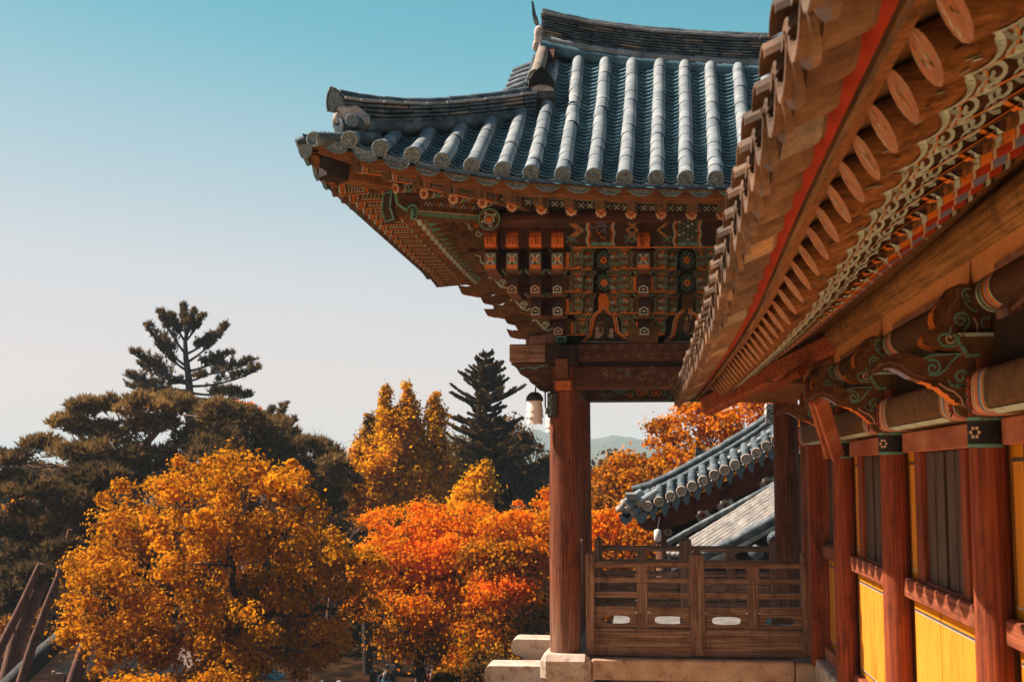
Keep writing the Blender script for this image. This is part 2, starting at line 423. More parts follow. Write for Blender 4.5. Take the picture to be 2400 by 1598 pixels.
ROWX = [-3.176, -2.842, -2.491, -2.166, -1.843, -1.512, -1.202, -.861, -.531, -.198, .138, .449, .763] + [1.10 + .33 * i for i in range(9)]
def xrow(x, Y):
    if x < -1.0: return x
    t = max(0, (Y - 13.5) / 3.7)
    return x + t * ((-.866 + (x + .861) * 1.107) - x)
roof = MB()
# deck under the tiles (front and back slopes, gable end side)
def deck_front(a, b):
    Y = lerp(13.45, YT, b); xl = max(CX0 + (Y - CY0) / 1.01, CX0) if Y < 15.8 else -1.40
    X = lerp(xl, 3.9, a); return (X, Y, zS(X, Y) - .12)
roof.grid(deck_front, 30, 14, M_trough)
roof.grid(lambda a, b: (lambda X, Y: (X, 34.9 - Y, zS(X, Y) - .12))(lerp(max(CX0 + (lerp(13.45, YT, b) - CY0) / 1.01, CX0) if lerp(13.45, YT, b) < 15.8 else -1.4, 3.9, a), lerp(13.45, YT, b)), 20, 10, M_trough)
def deck_side(a, b):
    d = lerp(.0, 2.42, b); q = lerp(d, 8.6 - d, a)
    X = CX0 + q; Y = 13.45 + d
    Xs = X if q < 4.3 else CX0 + (8.6 - q)
    p = side((X, Y, zS(Xs, Y) - .12)); return (p.x, p.y, p.z)
roof.grid(deck_side, 24, 10, M_trough)
# gable end wall
roof.prism([(15.75, 4.3), (19.2, 4.3), (17.7, 5.9), (17.2, 5.9)], 'X', -1.36, -1.2, M_beamY)
# troughs of layered concave tiles
def trough(xa, xb, y0, y1):
    k = max(3, int((y1 - y0) / .112)); vs = []; fs = []
    for i in range(k):
        ya, yb = lerp(y0, y1, i / k), lerp(y0, y1, (i + 1) / k) + .03
        for yy, dz in ((ya + .07, -.034), (ya, -.006), (ya, .018), (yb, -.030)):
            a, b = xrow(xa, yy) + .05, xrow(xb, yy) - .05
            for j in range(5):
                u = j / 4; X = lerp(a, b, u)
                vs.append((X, yy, zS(X, yy) + .004 - .060 * (1 - (2 * u - 1) ** 2) + dz))
        o = i * 20
        for j in range(4):
            for q in (0, 5, 10): fs.append((o + q + j, o + q + j + 1, o + q + 6 + j, o + q + 5 + j))
    roof.add(vs, fs, M_trough)
for i in range(len(ROWX) - 1):
    xa, xb = ROWX[i], ROWX[i + 1]; xm = (xa + xb) / 2
    y1 = Yhip(xm) - .02 if xm < -1.3 else (16.2 if xm < -1.1 else YT)
    trough(xa, xb, Ye(xm) + .02, y1)
trough(-3.52, -3.176, 13.42, 13.68)
# rows of round tiles
def round_row(x, y0, y1, mp=ident, zf=zS, m=None):
    k = max(1, int(round((y1 - y0) / .275))); pts = []; rs = []
    for i in range(k):
        ya, yb = lerp(y0, y1, i / k), lerp(y0, y1, (i + 1) / k)
        jit = rng.uniform(-.005, .005) + (rng.uniform(-.012, .012) if rng.random() < .06 else 0); dzz = rng.uniform(-.003, .003)
        q = [mp((xrow(x, y) + jit, y, zf(xrow(x, y), y) + dzz)) for y in (ya, yb + .015)]
        pts.append((q[0], q[1], 0.0845 + jit * .3, .0795 + jit * .3))
    roof.segtube(pts, m or M_tile, 14)
def end_cap(x, y, mp=ident):
    c = mp((x, y, zE(x))); d = mp((x, y - .05, zE(x) - .018)) - c
    roof.lathe([(.086, -.02), (.092, .0), (.092, 1.0 * .045), (.074, .05), (.070, .036), (.03, .036), (.026, .046), (.0, .05)], c, M_tile if False else M_cap, axis=d, n=16)
    for j in range(8):
        a = j * math.pi / 4; ax = d.normalized(); xx = ax.cross(Vector((0, 0, 1))).normalized(); yy = ax.cross(xx)
        q = c + ax * .04 + (xx * math.cos(a) + yy * math.sin(a)) * .049
        roof.obox(q, xx * .009, yy * .009, ax * .006, M_cap)
def drip(xa, xb, mp=ident):
    """scalloped drip tile hanging between two rows"""
    xm = (xa + xb) / 2; y = Ye(xm) - .012; h = (xb - xa) / 2 + .004
    top = []; bot = []
    for j in range(9):
        u = j / 8; X = lerp(xm - h, xm + h, u)
        top.append((X, zE(X) - .012 - .060 * (1 - (2 * u - 1) ** 2)))
    for j in range(17):
        u = 1 - j / 16; X = lerp(xm - h * .98, xm + h * .98, u); e = 2 * u - 1
        bot.append((X, zE(X) - .035 - .165 * (1 - abs(e) ** 3.0) ** .75 - .010 * abs(math.sin(u * math.pi * 4))))
    a = [mp((X, y + .0, z)) for X, z in top + bot]; d = mp((0, 0.035, .012)) - mp((0, 0, 0))
    roof.prism3(a, d, M_trough, M_cap)
    r = [mp((X, y - .004, z + .018)) for X, z in bot[1:-1]]
    roof.tube(r, .008, M_trough, 5)
for x in ROWX:
    y1 = Yhip(x) - .08 if x < -1.3 else (15.95 if x < -1.1 else YT)
    round_row(x, Ye(x), y1); end_cap(x, Ye(x))
for i in range(len(ROWX) - 1): drip(ROWX[i], ROWX[i + 1])
drip(-3.50, -3.176)
# side (left) eave: short rows, ends and drips as seen in profile
SIDEX = [-3.17 + .335 * i for i in range(25)]
for x in SIDEX:
    round_row(x, Ye(x), Ye(x) + min(1.2, max(.3, x - CX0 - .25)), side); end_cap(x, Ye(x), side)
for i in range(len(SIDEX) - 1): drip(SIDEX[i], SIDEX[i + 1], side)
drip(-3.50, -3.17, side)
roof_o = roof.build('roof', pav)

# ---------------- ridges
def slabs(mb, path, z0, n, h, wd, m, L=.29, right=None):
    """n courses of flat tiles along path (list of Vectors at the base), staggered"""
    d = [0]
    for i in range(1, len(path)): d.append(d[-1] + (path[i] - path[i - 1]).length)
    tot = d[-1]
    def at(s):
        s = max(0, min(tot, s)); xs = d
        return Vector((interp(s, xs, [p.x for p in path]), interp(s, xs, [p.y for p in path]), interp(s, xs, [p.z for p in path])))
    for k in range(n):
        s = -rng.random() * L
        while s < tot - .02:
            a, b = max(0, s), min(tot, s + L * rng.uniform(.92, 1.08)); s = b
            if b - a < .04: continue
            pa, pb = at(a + .004), at(b - .004); dz = z0 + h * (k + .5)
            ww = wd + rng.uniform(-.014, .014)
            mb.beam(pa + Vector((0, 0, dz + rng.uniform(-.006, .006))), pb + Vector((0, 0, dz + rng.uniform(-.006, .006))), ww, h * .62, m if rng.random() > .1 else M_lich, .006)
    mb.tube([p + Vector((0, 0, z0 + h * n / 2)) for p in path], h * n * .5, M_black, 6, squash=.9) if wd > h * n else None
def tile_course(mb, path, dz, r, m, L=.3):
    d = [0]
    for i in range(1, len(path)): d.append(d[-1] + (path[i] - path[i - 1]).length)
    tot = d[-1]; k = max(2, int(round(tot / L))); segs = []
    for i in range(k):
        q = [Vector((interp(s, d, [p.x for p in path]), interp(s, d, [p.y for p in path]), interp(s, d, [p.z for p in path]) + dz + rng.uniform(-.004, .004))) for s in (i * tot / k, (i + 1) * tot / k + .012)]
        segs.append((q[0], q[1], r * 1.05, r * .94))
    mb.segtube(segs, m, 12)
    for p_, q_, r_ in ((segs[0][0], segs[0][1], segs[0][2]), (segs[-1][1], segs[-1][0], segs[-1][3])):
        mb.lathe([(r_, 0), (r_ * .8, .006), (0, .008)], p_, m, axis=(p_ - q_), n=12)

# main ridge
mr = MB(); RY = 17.42
tu = [(1271, 27), (1324, 39), (1386, 52), (1448, 60), (1512, 68), (1576, 73), (1702, 81), (1822, 85), (1950, 86), (2060, 84)]
rp = [P(u, v, RY) for u, v in tu]
H_R = .60
base = [p - Vector((0, 0, H_R)) for p in rp]
mr.prism3([base[0] + Vector((0, -.13, -.3)), base[-1] + Vector((0, -.13, -.3)), base[-1] + Vector((0, -.13, .5))] + [p + Vector((0, -.13, .5)) for p in base[::-1][1:]], (0, .26, 0), M_black)
tile_course(mr, [p + Vector((0, -.20, 0)) for p in base], .02, .095, M_trough, .36)
tile_course(mr, [p + Vector((0, -.18, 0)) for p in base], .135, .068, M_ridgeL, .37)
slabs(mr, base, .20, 7, .040, .40, M_ridge)
slabs(mr, base, .485, 1, .052, .46, M_ridgeL, .38)
tile_course(mr, base, .565, .072, M_ridge, .35)
mro = mr.build('main_ridge', roof_o)
# ridge end: thin upright plate and a lump of plaster
pe = MB(); xa = P(1258, 40, RY).x
pe.prism(pp := [(P(u, v, RY).x, P(u, v, RY).z) for u, v in [(1248, 12), (1252, 12), (1256, 38), (1262, 50), (1256, 54), (1250, 48)]], 'Y', RY - .15, RY + .15, M_ridge)
pe.build('ridge_end_plate', roof_o)
def plaster(pos, r, seed):
    o = MB(); o.blob(pos, r, M_plast, seed, .32); o.build('plaster_patch', roof_o)
c = P(1282, 80, 17.1)
plaster((c.x - .10, 17.42, c.z + .04), (.12, .2, .17), 3)
plaster((c.x + .10, 17.34, c.z - .05), (.14, .14, .12), 5)
# descending ridge
dr = MB(); XD = -1.36
dpts = [Vector((XD, Y, z)) for Y, z in ((17.35, 5.98), (16.9, 5.70), (16.5, 5.45), (16.1, 5.22), (15.80, 5.09))]
db = [p - Vector((0, 0, .44)) for p in dpts]
dr.prism([(17.3, 4.9), (17.3, 5.85), (16.5, 5.36), (15.84, 5.0), (15.84, 4.4)], 'X', XD - .10, XD + .10, M_black)
slabs(dr, db, -.06, 7, .052, .30, M_ridge)
tile_course(dr, [p + Vector((.165, 0, 0)) for p in db], .18, .06, M_ridgeL, .3)
tile_course(dr, db, .375, .082, M_lich, .24)
for k in range(5):                                    # short tile rows on the gable side
    Y = 16.0 + .27 * k; z = interp(Y, [15.8, 17.35], [4.83, 5.7])
    dr.tube([(XD - .08, Y, z + .03), (XD - .24, Y, z - .02), (XD - .40, Y, z - .09)], [.07, .075, .08], M_ridge, 10)
dro = dr.build('descending_ridge', roof_o)
de = MB()
dm = lambda pts, Y: [(P(u, v, Y).x, P(u, v, Y).z) for u, v in pts]
de.prism(dm([(1239, 207), (1240, 190), (1250, 176), (1262, 164), (1269, 157), (1277, 163), (1290, 178), (1299, 193), (1299, 207), (1283, 200), (1262, 199)], 15.70), 'Y', 15.66, 15.72, M_black)
de.tube([P(1240, 207, 15.69), P(1240, 190, 15.69), P(1250, 176, 15.69), P(1269, 157, 15.69), P(1290, 178, 15.69), P(1299, 193, 15.69), P(1299, 207, 15.69)], .012, M_ridge, 6)
de.build('ridge_end_tile', roof_o)
o = MB(); o.prism(dm([(1242, 214), (1246, 205), (1262, 198), (1283, 199), (1296, 206), (1298, 214)], 15.72), 'Y', 15.70, 15.9, M_plast); o.build('plaster_patch', roof_o)
for (a, b_, c_, d_) in ((1247, 213, 1300, 238), (1247, 241, 1301, 267)):
    q = P((a + c_) / 2, (b_ + d_) / 2, 15.78); dd = P(c_, d_, 15.78) - q
    dr2 = MB(); dr2.tube([q + Vector((-dd.x, 0, -dd.z * 0)), q + Vector((dd.x, 0, 0))], [.068, .070], M_ridge, 12)
    dr2.box((q.x - dd.x, 15.8, q.z - .066), (q.x + dd.x, 16.0, q.z + .066), M_ridge, .01)
    dr2.build('ridge_tile_block', roof_o)
plaster((P(1296, 268, 15.8).x, 15.82, P(1296, 268, 15.8).z), (.05, .08, .09), 8)
plaster((P(1238, 228, 15.8).x, 15.85, P(1238, 232, 15.8).z), (.05, .08, .12), 9)
# hip ridge
hr = MB(); HN = Vector((1, -.99, 0)).normalized(); HP = Vector((CX0, CY0, 0))
hu = [(792, 214), (830, 222), (879, 228), (935, 233), (985, 235), (1037, 233), (1095, 228), (1152, 221), (1200, 213), (1240, 206)]
hp = [PL(u, v, HP, HN) for u, v in hu]
hb = [PL(u, v, HP, HN) for u, v in [(792, 290), (830, 291), (879, 293), (935, 292), (985, 290), (1037, 287), (1095, 281), (1152, 275), (1200, 270), (1240, 266)]]
core = [p - Vector((0, 0, .22)) for p in hb[1:]] + [(p - Vector((0, 0, .06))) for p in hp[::-1][:-1]]
hr.prism3([p - HN * .07 for p in core], HN * .14, M_black)
for k in range(5):
    pth = [hb[i].lerp(hp[i], (k + .0) / 6.2) for i in range(0 if k > 2 else 1, len(hb))]
    hgt = sum((hp[i] - hb[i]).length for i in range(len(hb))) / len(hb) / 6.2
    slabs(hr, pth, 0.0, 1, hgt, .30 + .008 * k, M_ridge if k < 4 else M_ridgeL, .30)
tile_course(hr, [p - Vector((0, 0, .05)) for p in hp], 0, .07, M_ridge, .32)
tile_course(hr, [p + Vector((.03, -.09, -.065)) for p in hb], 0, .095, M_ridge, .33)
hr.build('hip_ridge', roof_o)
he = MB()
q0 = PL(785, 235, HP, HN); hd = Vector((.71, .70, 0))
poly = [(769, 262), (766, 243), (768, 222), (775, 203), (786, 209), (797, 218), (806, 238), (812, 250), (800, 246), (787, 248), (778, 262)]
pts = [P(u, v, q0.y - .05) for u, v in poly]
he.prism3(pts, (.03, .05, 0), M_cap)
he.tube([pts[i] for i in (0, 1, 2, 3, 4, 5, 6, 7)], .013, M_ridge, 6)
he.build('ridge_end_tile', roof_o)
q1 = P(818, 272, q0.y)
plaster((q1.x, q1.y + .1, q1.z), (.17, .17, .13), 12)
plaster((q1.x - .10, q1.y + .02, q1.z - .04), (.09, .1, .10), 13)
plaster((P(842, 300, 13.9).x, 13.98, P(842, 296, 13.9).z), (.07, .08, .10), 14)
ht = MB(); qa = P(825, 283, q0.y - .16)
ht.tube([qa, qa + Vector((.08, .35, .03))], .066, M_ridge, 14); ht.lathe([(.072, 0), (.072, .03), (.055, .03), (.05, .022), (0, .024)], qa, M_cap, axis=(-.1, -1, -.1))
qb = P(791, 286, q0.y - .02); ht.tube([qb, qb + Vector((.35, .08, .03))], .06, M_ridgeL, 14)
# corner tiles under the hip end
c1 = P(737, 327, 13.30); ht.tube([c1, c1 + Vector((.30, .22, .05)), c1 + Vector((.6, .5, .12))], [.08, .078, .08], M_ridge, 14)
ht.lathe([(.084, -.02), (.088, .03), (.07, .034), (.066, .02), (.03, .02), (0, .03)], c1, M_cap, axis=(-.35, -1, -.1))
c2 = P(696, 340, 13.42); ht.tube([c2, c2 + Vector((.16, .05, .07)), c2 + Vector((.4, .25, .11))], [.07, .075, .08], M_ridge, 12)
ht.prism(dm([(700, 343), (716, 338), (730, 340), (731, 352), (727, 364), (716, 373), (706, 370), (700, 357)], 13.25), 'Y', 13.24, 13.27, M_cap)
ht.build('corner_tile', roof_o)

# ---------------- eaves: boards, flying rafters, round rafters
fb = MB()
xs = [-3.55 + .1 * i for i in range(63)]
for mp in (ident, side):
    for i in range(len(xs) - 1 if mp is ident else 85):
        a = -3.55 + .1 * i; b = a + .1
        if a > 4.7: break
        for (y0, y1, z0, z1, m) in ((.10, .14, -.20, -.13, M_raft), (.125, .20, -.235, -.197, M_raft)):
            vs = [mp((X, Ye(X) + y, zE(X) + z)) for X in (a, b) for y, z in ((y0, z0), (y0, z1), (y1, z1), (y1, z0))]
            fb.add(vs, [(0, 1, 5, 4), (1, 2, 6, 5), (2, 3, 7, 6), (3, 0, 4, 7)], m)
    # soffit boards
    def sof(a, b, mp=mp):
        Ys = [13.40, 14.2, 14.75, 15.4, 16.2]; Zs = [-.14, -.10, .03, .32, .68]; k = b * 4
        Y = interp(k, range(5), Ys); X = lerp(CX0 + (Y - CY0) + .02, 4.6, a)
        return mp((X, Y, 3.105 + interp(k, range(5), Zs) + lift(X) * interp(Y, [13.4, 16.2], [1, .35])))
    fb.grid(sof, 60, 8, M_brown)
fb.build('eave_board', pav)
def raft_pts(X, mp):
    f = fan(X)
    tip = Vector((X, 14.15, 2.846 + lift(X) * .93)); L = 1.75 if X > -1.4 else max(.5, 1.75 - (-1.4 - X) * .45)
    inn = tip + Vector((f * L * .95, L, .40 * L - lift(X) * .25 * L))
    return mp(tip), mp(inn)
RTX = [-2.82 + .335 * i for i in range(16)]
RTS = [-2.82 + .335 * i for i in range(23)]
for mp, lst in ((ident, RTX), (side, RTS)):
    for X in lst:
        a, b = raft_pts(X, mp); d = (b - a).normalized()
        r = MB(); r.tube([a, b], [.062, .07], M_raft, 12, mcap=M_orange)
        if mp is ident:                                   # painted flower on the end
            ax = -d; xx = ax.cross(Vector((0, 0, 1))).normalized(); yy = ax.cross(xx)
            for j in range(8):
                an = j * math.pi / 4
                r.obox(a + ax * .003 + (xx * math.cos(an) + yy * math.sin(an)) * .05, xx * .011, yy * .011, ax * .003, M_pale)
                r.obox(a + ax * .003 + (xx * math.cos(an + .39) + yy * math.sin(an + .39)) * .032, xx * .009, yy * .009, ax * .002, M_orange)
            r.lathe([(.022, 0), (.022, .005), (0, .006)], a, M_navy, axis=ax, n=10)
            r.lathe([(.010, 0), (.010, .008), (0, .008)], a, M_orange, axis=ax, n=8)
        for t0, t1, m in ((.06, .09, M_pale), (.11, .17, M_green), (.19, .22, M_cream), (.35, .37, M_pale), (.40, .47, M_orange), (.49, .51, M_pale)):
            r.tube([a.lerp(b, t0), a.lerp(b, t1)], .066 + .008 * t0, m, 12, caps=False)
        r.build('round_rafter', pav)
for mp, lst in ((ident, [-3.15 + .335 * i for i in range(17)]), (side, [-3.15 + .335 * i for i in range(24)])):
    for X in lst:
        f = fan(X); L = 1.05 if X > -2.6 else .7; y0 = Ye(X) + .13
        a = Vector((X, y0, 2.848 + lift(X))); b = a + Vector((f * L, L, .13 - lift(X) * .12))
        A, B = mp(a), mp(b); r = MB(); r.beam(A, B, .105, .14, M_brown, .01)
        d = (B - A).normalized(); sd_ = d.cross(Vector((0, 0, 1))).normalized(); up = sd_.cross(d)
        for sg in (-1, 1):                                # painted bands on both cheeks
            o = sd_ * (.0545 * sg)
            for t, wd, m in ((.07, .02, M_pale), (.11, .03, M_orange), (.15, .015, M_cream), (.42, .02, M_pale), (.47, .03, M_orange)):
                r.ribbon([A.lerp(B, t) + o - up * .065, A.lerp(B, t) + o + up * .065], wd * 1.3, o, m)
            for j in range(5):
                t = .2 + .04 * j; r.ribbon([A.lerp(B, t) + o - up * .04, A.lerp(B, t + .02) + o, A.lerp(B, t) + o + up * .04], .010, o, M_pale)
            r.ribbon([A.lerp(B, .19) + o + up * .05, A.lerp(B, .41) + o + up * .05], .012, o, M_cream)
            r.ribbon([A.lerp(B, .19) + o - up * .05, A.lerp(B, .41) + o - up * .05], .012, o, M_cream)
        for t, m in ((.10, M_orange), (.14, M_cream), (.44, M_orange), (.5, M_pale)):    # bands on the underside
            r.ribbon([A.lerp(B, t) - up * .0715 - sd_ * .05, A.lerp(B, t) - up * .0715 + sd_ * .05], .03, -up, m)
        r.ribbon([A.lerp(B, .18) - up * .0715, A.lerp(B, .42) - up * .0715], .05, -up, M_orange)
        fo = A - d * .0545 * 0 - d * .003
        r.ribbon([fo + sd_ * .04 + up * .05, fo - sd_ * .04 + up * .05, fo - sd_ * .04 - up * .05, fo + sd_ * .04 - up * .05], .008, -d, M_mauve, closed=True)
        r.build('flying_rafter', pav)
# patterned boards between the flying rafters
pb = MB()
for i in range(60):
    X = -2.9 + .1 * i
    if X > 2.6: break
    a, b = X, X + .1
    vs = [(x, 14.22, 2.80 + z + lift(x) * .95) for x in (a, b) for z in (.09, .24)]
    pb.add(vs, [(0, 1, 3, 2)], M_brownD)
    for z, m, wd in ((.215, M_orange, .022), (.18, M_greenD, .022), (.235, M_pale, .012)):
        pb.ribbon([(x, 14.216, 2.80 + z + lift(x) * .95) for x in (a, b)], wd, (0, -1, 0), m)
X = -2.9
while X < 2.5:
    z = 2.925 + lift(X) * .95
    for s_ in (-1, 1): pb.ribbon([(X - .03, 14.212, z - .028 * s_), (X + .03, 14.212, z + .028 * s_)], .013, (0, -1, 0), M_pale)
    pb.ribbon([(X + .035, 14.213, z), (X + .065, 14.213, z)], .018, (0, -1, 0), M_blue)
    X += .1
pb.build('patterned_board', pav)

# ---------------- hip rafters at the corner
hraf = MB()
hraf.beam((-3.50, 13.64, 3.36), (-1.7, 15.45, 3.32), .20, .24, M_raft, .02)
hraf.beam((-3.52, 13.60, 3.37), (-3.32, 13.80, 3.35), .22, .26, M_dark, .02)
hraf.build('upper_hip_rafter', pav)
ch = MB()
A, B = PL(912, 480, HP, HN), PL(1128, 498, HP, HN)
ch.beam(A, B + (B - A) * .1, .20, .26, M_brown, .015)
for sg in (1,):
    o = HN * .104
    up = Vector((0, 0, 1)); d = (B - A).normalized()
    ch.ribbon([A + o + d * .30 - up * .10, B + o - up * .10], .045, o, M_green)
    ch.ribbon([A + o + d * .30 - up * .065, B + o - up * .065], .016, o, M_cream)
    t_ = 0.0
    while t_ < .95:
        q = A + o + d * (.42 + t_ * .9)
        ch.ribbon([q + up * .00, q + d * .03 + up * .05, q + d * .06], .014, o, [M_pale, M_blue, M_orange][int(t_ * 16) % 3]); t_ += .06
# green scroll at the end
sp = [A + HN * .108 + d * (.26 - (.10 - .0125 * k * .5) * math.cos(k * .62) * (1 - k / 26)) - Vector((0, 0, .09 - (.105) * math.sin(k * .62) * (1 - k / 26))) for k in range(20)]
ch.tube(sp, .017, M_green, 6)
ch.tube([A + HN * .105 + d * .0 + up * .16, A + HN * .105 + d * .04 - up * .0, A + HN * .105 + d * .16 - up * .06], .02, M_green, 6)
ch.prism3([A + HN * .10 - d * .02 + Vector((0, 0, .16)), A + HN * .10 - d * .04 - Vector((0, 0, .05)), A + HN * .10 + d * .03 - Vector((0, 0, .20)), A - HN * .10 + d * .03 - Vector((0, 0, .20)), A - HN * .10 - d * .04 - Vector((0, 0, .05)), A - HN * .10 - d * .02 + Vector((0, 0, .16))], d * .05, M_brownD)
fr_ = [A - d * .045 + HN * a_ * .085 + Vector((0, 0, b_)) + d * (.055 if b_ < -.1 else (0 if b_ < .05 else .02)) for a_, b_ in ((1, .14), (1, -.05), (1, -.18), (-1, -.18), (-1, -.05), (-1, .14))]
ch.tube(fr_ + [fr_[0]], .012, M_green, 6)
ch.build('hip_rafter', pav)

# ---------------- purlins
pu = MB(); pu.tube([(-1.83, 14.9, 3.0), (-1.83, 20.4, 3.0)], .137, M_beamY, 18, mcap=M_brown)
cc = Vector((-1.83, 14.895, 3.0))
def ringpts(c, r, n=24): return [c + Vector((math.cos(2 * math.pi * k / n) * r, 0, math.sin(2 * math.pi * k / n) * r)) for k in range(n)]
pu.ribbon(ringpts(cc + Vector((0, -.003, 0)), .125), .016, (0, -1, 0), M_green, True)
for k in range(9):
    a = k * 2 * math.pi / 9; q = cc + Vector((math.cos(a) * .085, -.003, math.sin(a) * .085))
    pu.obox(q, (.016, 0, 0), (0, .003, 0), (0, 0, .010), M_pale if k % 2 else M_black)
pu.ribbon(ringpts(cc + Vector((0, -.004, 0)), .055), .014, (0, -1, 0), M_pale, True)
pu.lathe([(.04, 0), (.04, .006), (0, .006)], cc, M_orange, axis=(0, -1, 0))
pu.build('purlin', pav)
pu = MB(); pu.tube([(-1.98, 15.16, 3.02), (3.6, 15.16, 3.02)], .13, M_beamX, 16); pu.build('purlin', pav)
pu = MB(); pu.tube([(-1.9, 19.9, 3.0), (3.6, 19.9, 3.0)], .13, M_beamX, 14); pu.build('purlin', pav)
# painted board under the purlin
jb = MB(); JY = 15.05
x0 = P(1341, 540, JY).x
jb.box((-1.72, JY + .03, 2.69), (x0, JY + .16, 2.94), M_beamX)
jb.box((x0, JY, 2.685), (3.2, JY + .16, 3.0), M_brownD)
JN = (0, -1, 0)
def J(x, y): return P(1340 + x / 4.613, 480 + y / 4.613, JY - .004)
def wav(x): return [J(x + 9 * math.sin(y / 22.0), y) for y in range(165, 455, 12)]
for off in (0, 937, 1874):
    for x in (168, 455): jb.ribbon(wav(x + off), .016, JN, M_pale); jb.ribbon([p + Vector((.022 if x < 300 else -.022, 0, 0)) for p in wav(x + off)], .018, JN, M_orange)
    jb.ribbon([J(212 + off, 425), J(437 + off, 425)], .042, JN, M_green)
    if off == 0:
        for k in range(60):
            a, b = rng.uniform(190, 430), rng.uniform(190, 395); jb.ribbon([J(a, b), J(a + rng.uniform(8, 24), b + rng.uniform(-14, 14))], .014, JN, M_blue if b < 290 else rng.choice([M_orange, M_navy, M_brown]))
    else:
        for i in range(5):
            for j in range(5):
                cx_, cy_ = 228 + off + i * 46, 185 + j * 48 + (i % 2) * 24
                for k in range(3): jb.ribbon([J(cx_ - 20 * math.cos(k * 1.047), cy_ - 20 * math.sin(k * 1.047)), J(cx_ + 20 * math.cos(k * 1.047), cy_ + 20 * math.sin(k * 1.047))], .010, JN, M_greenD if (i + j) % 3 else M_pale)
        jb.ribbon([J(212 + off, 148), J(437 + off, 148)], .03, JN, M_green)
for off in (0, 610, 937):
    for sg, bx in ((1, 20 if off != 610 else 615), (-1, 690 if off == 0 else (1030 if off == 610 else 1680))):
        if off == 0 and sg > 0: bx = -20
        for k in range(3):
            jb.ribbon([J(bx - sg * 20 + sg * k * 20, 200), J(bx + sg * 80 + sg * k * 18, 275), J(bx - sg * 20 + sg * k * 20, 350)], .012 + .008 * (k == 1), JN, (M_greenD, M_orange, M_greenD)[k])
        for s2 in (-1, 1): jb.ribbon([J(bx - 45, 375 - s2 * 35), J(bx + 45, 375 + s2 * 35)], .012, JN, M_green)
jb.ribbon([J(20, 462), J(1700, 462)], .016, JN, M_orange)
jb.build('painted_board', pav)

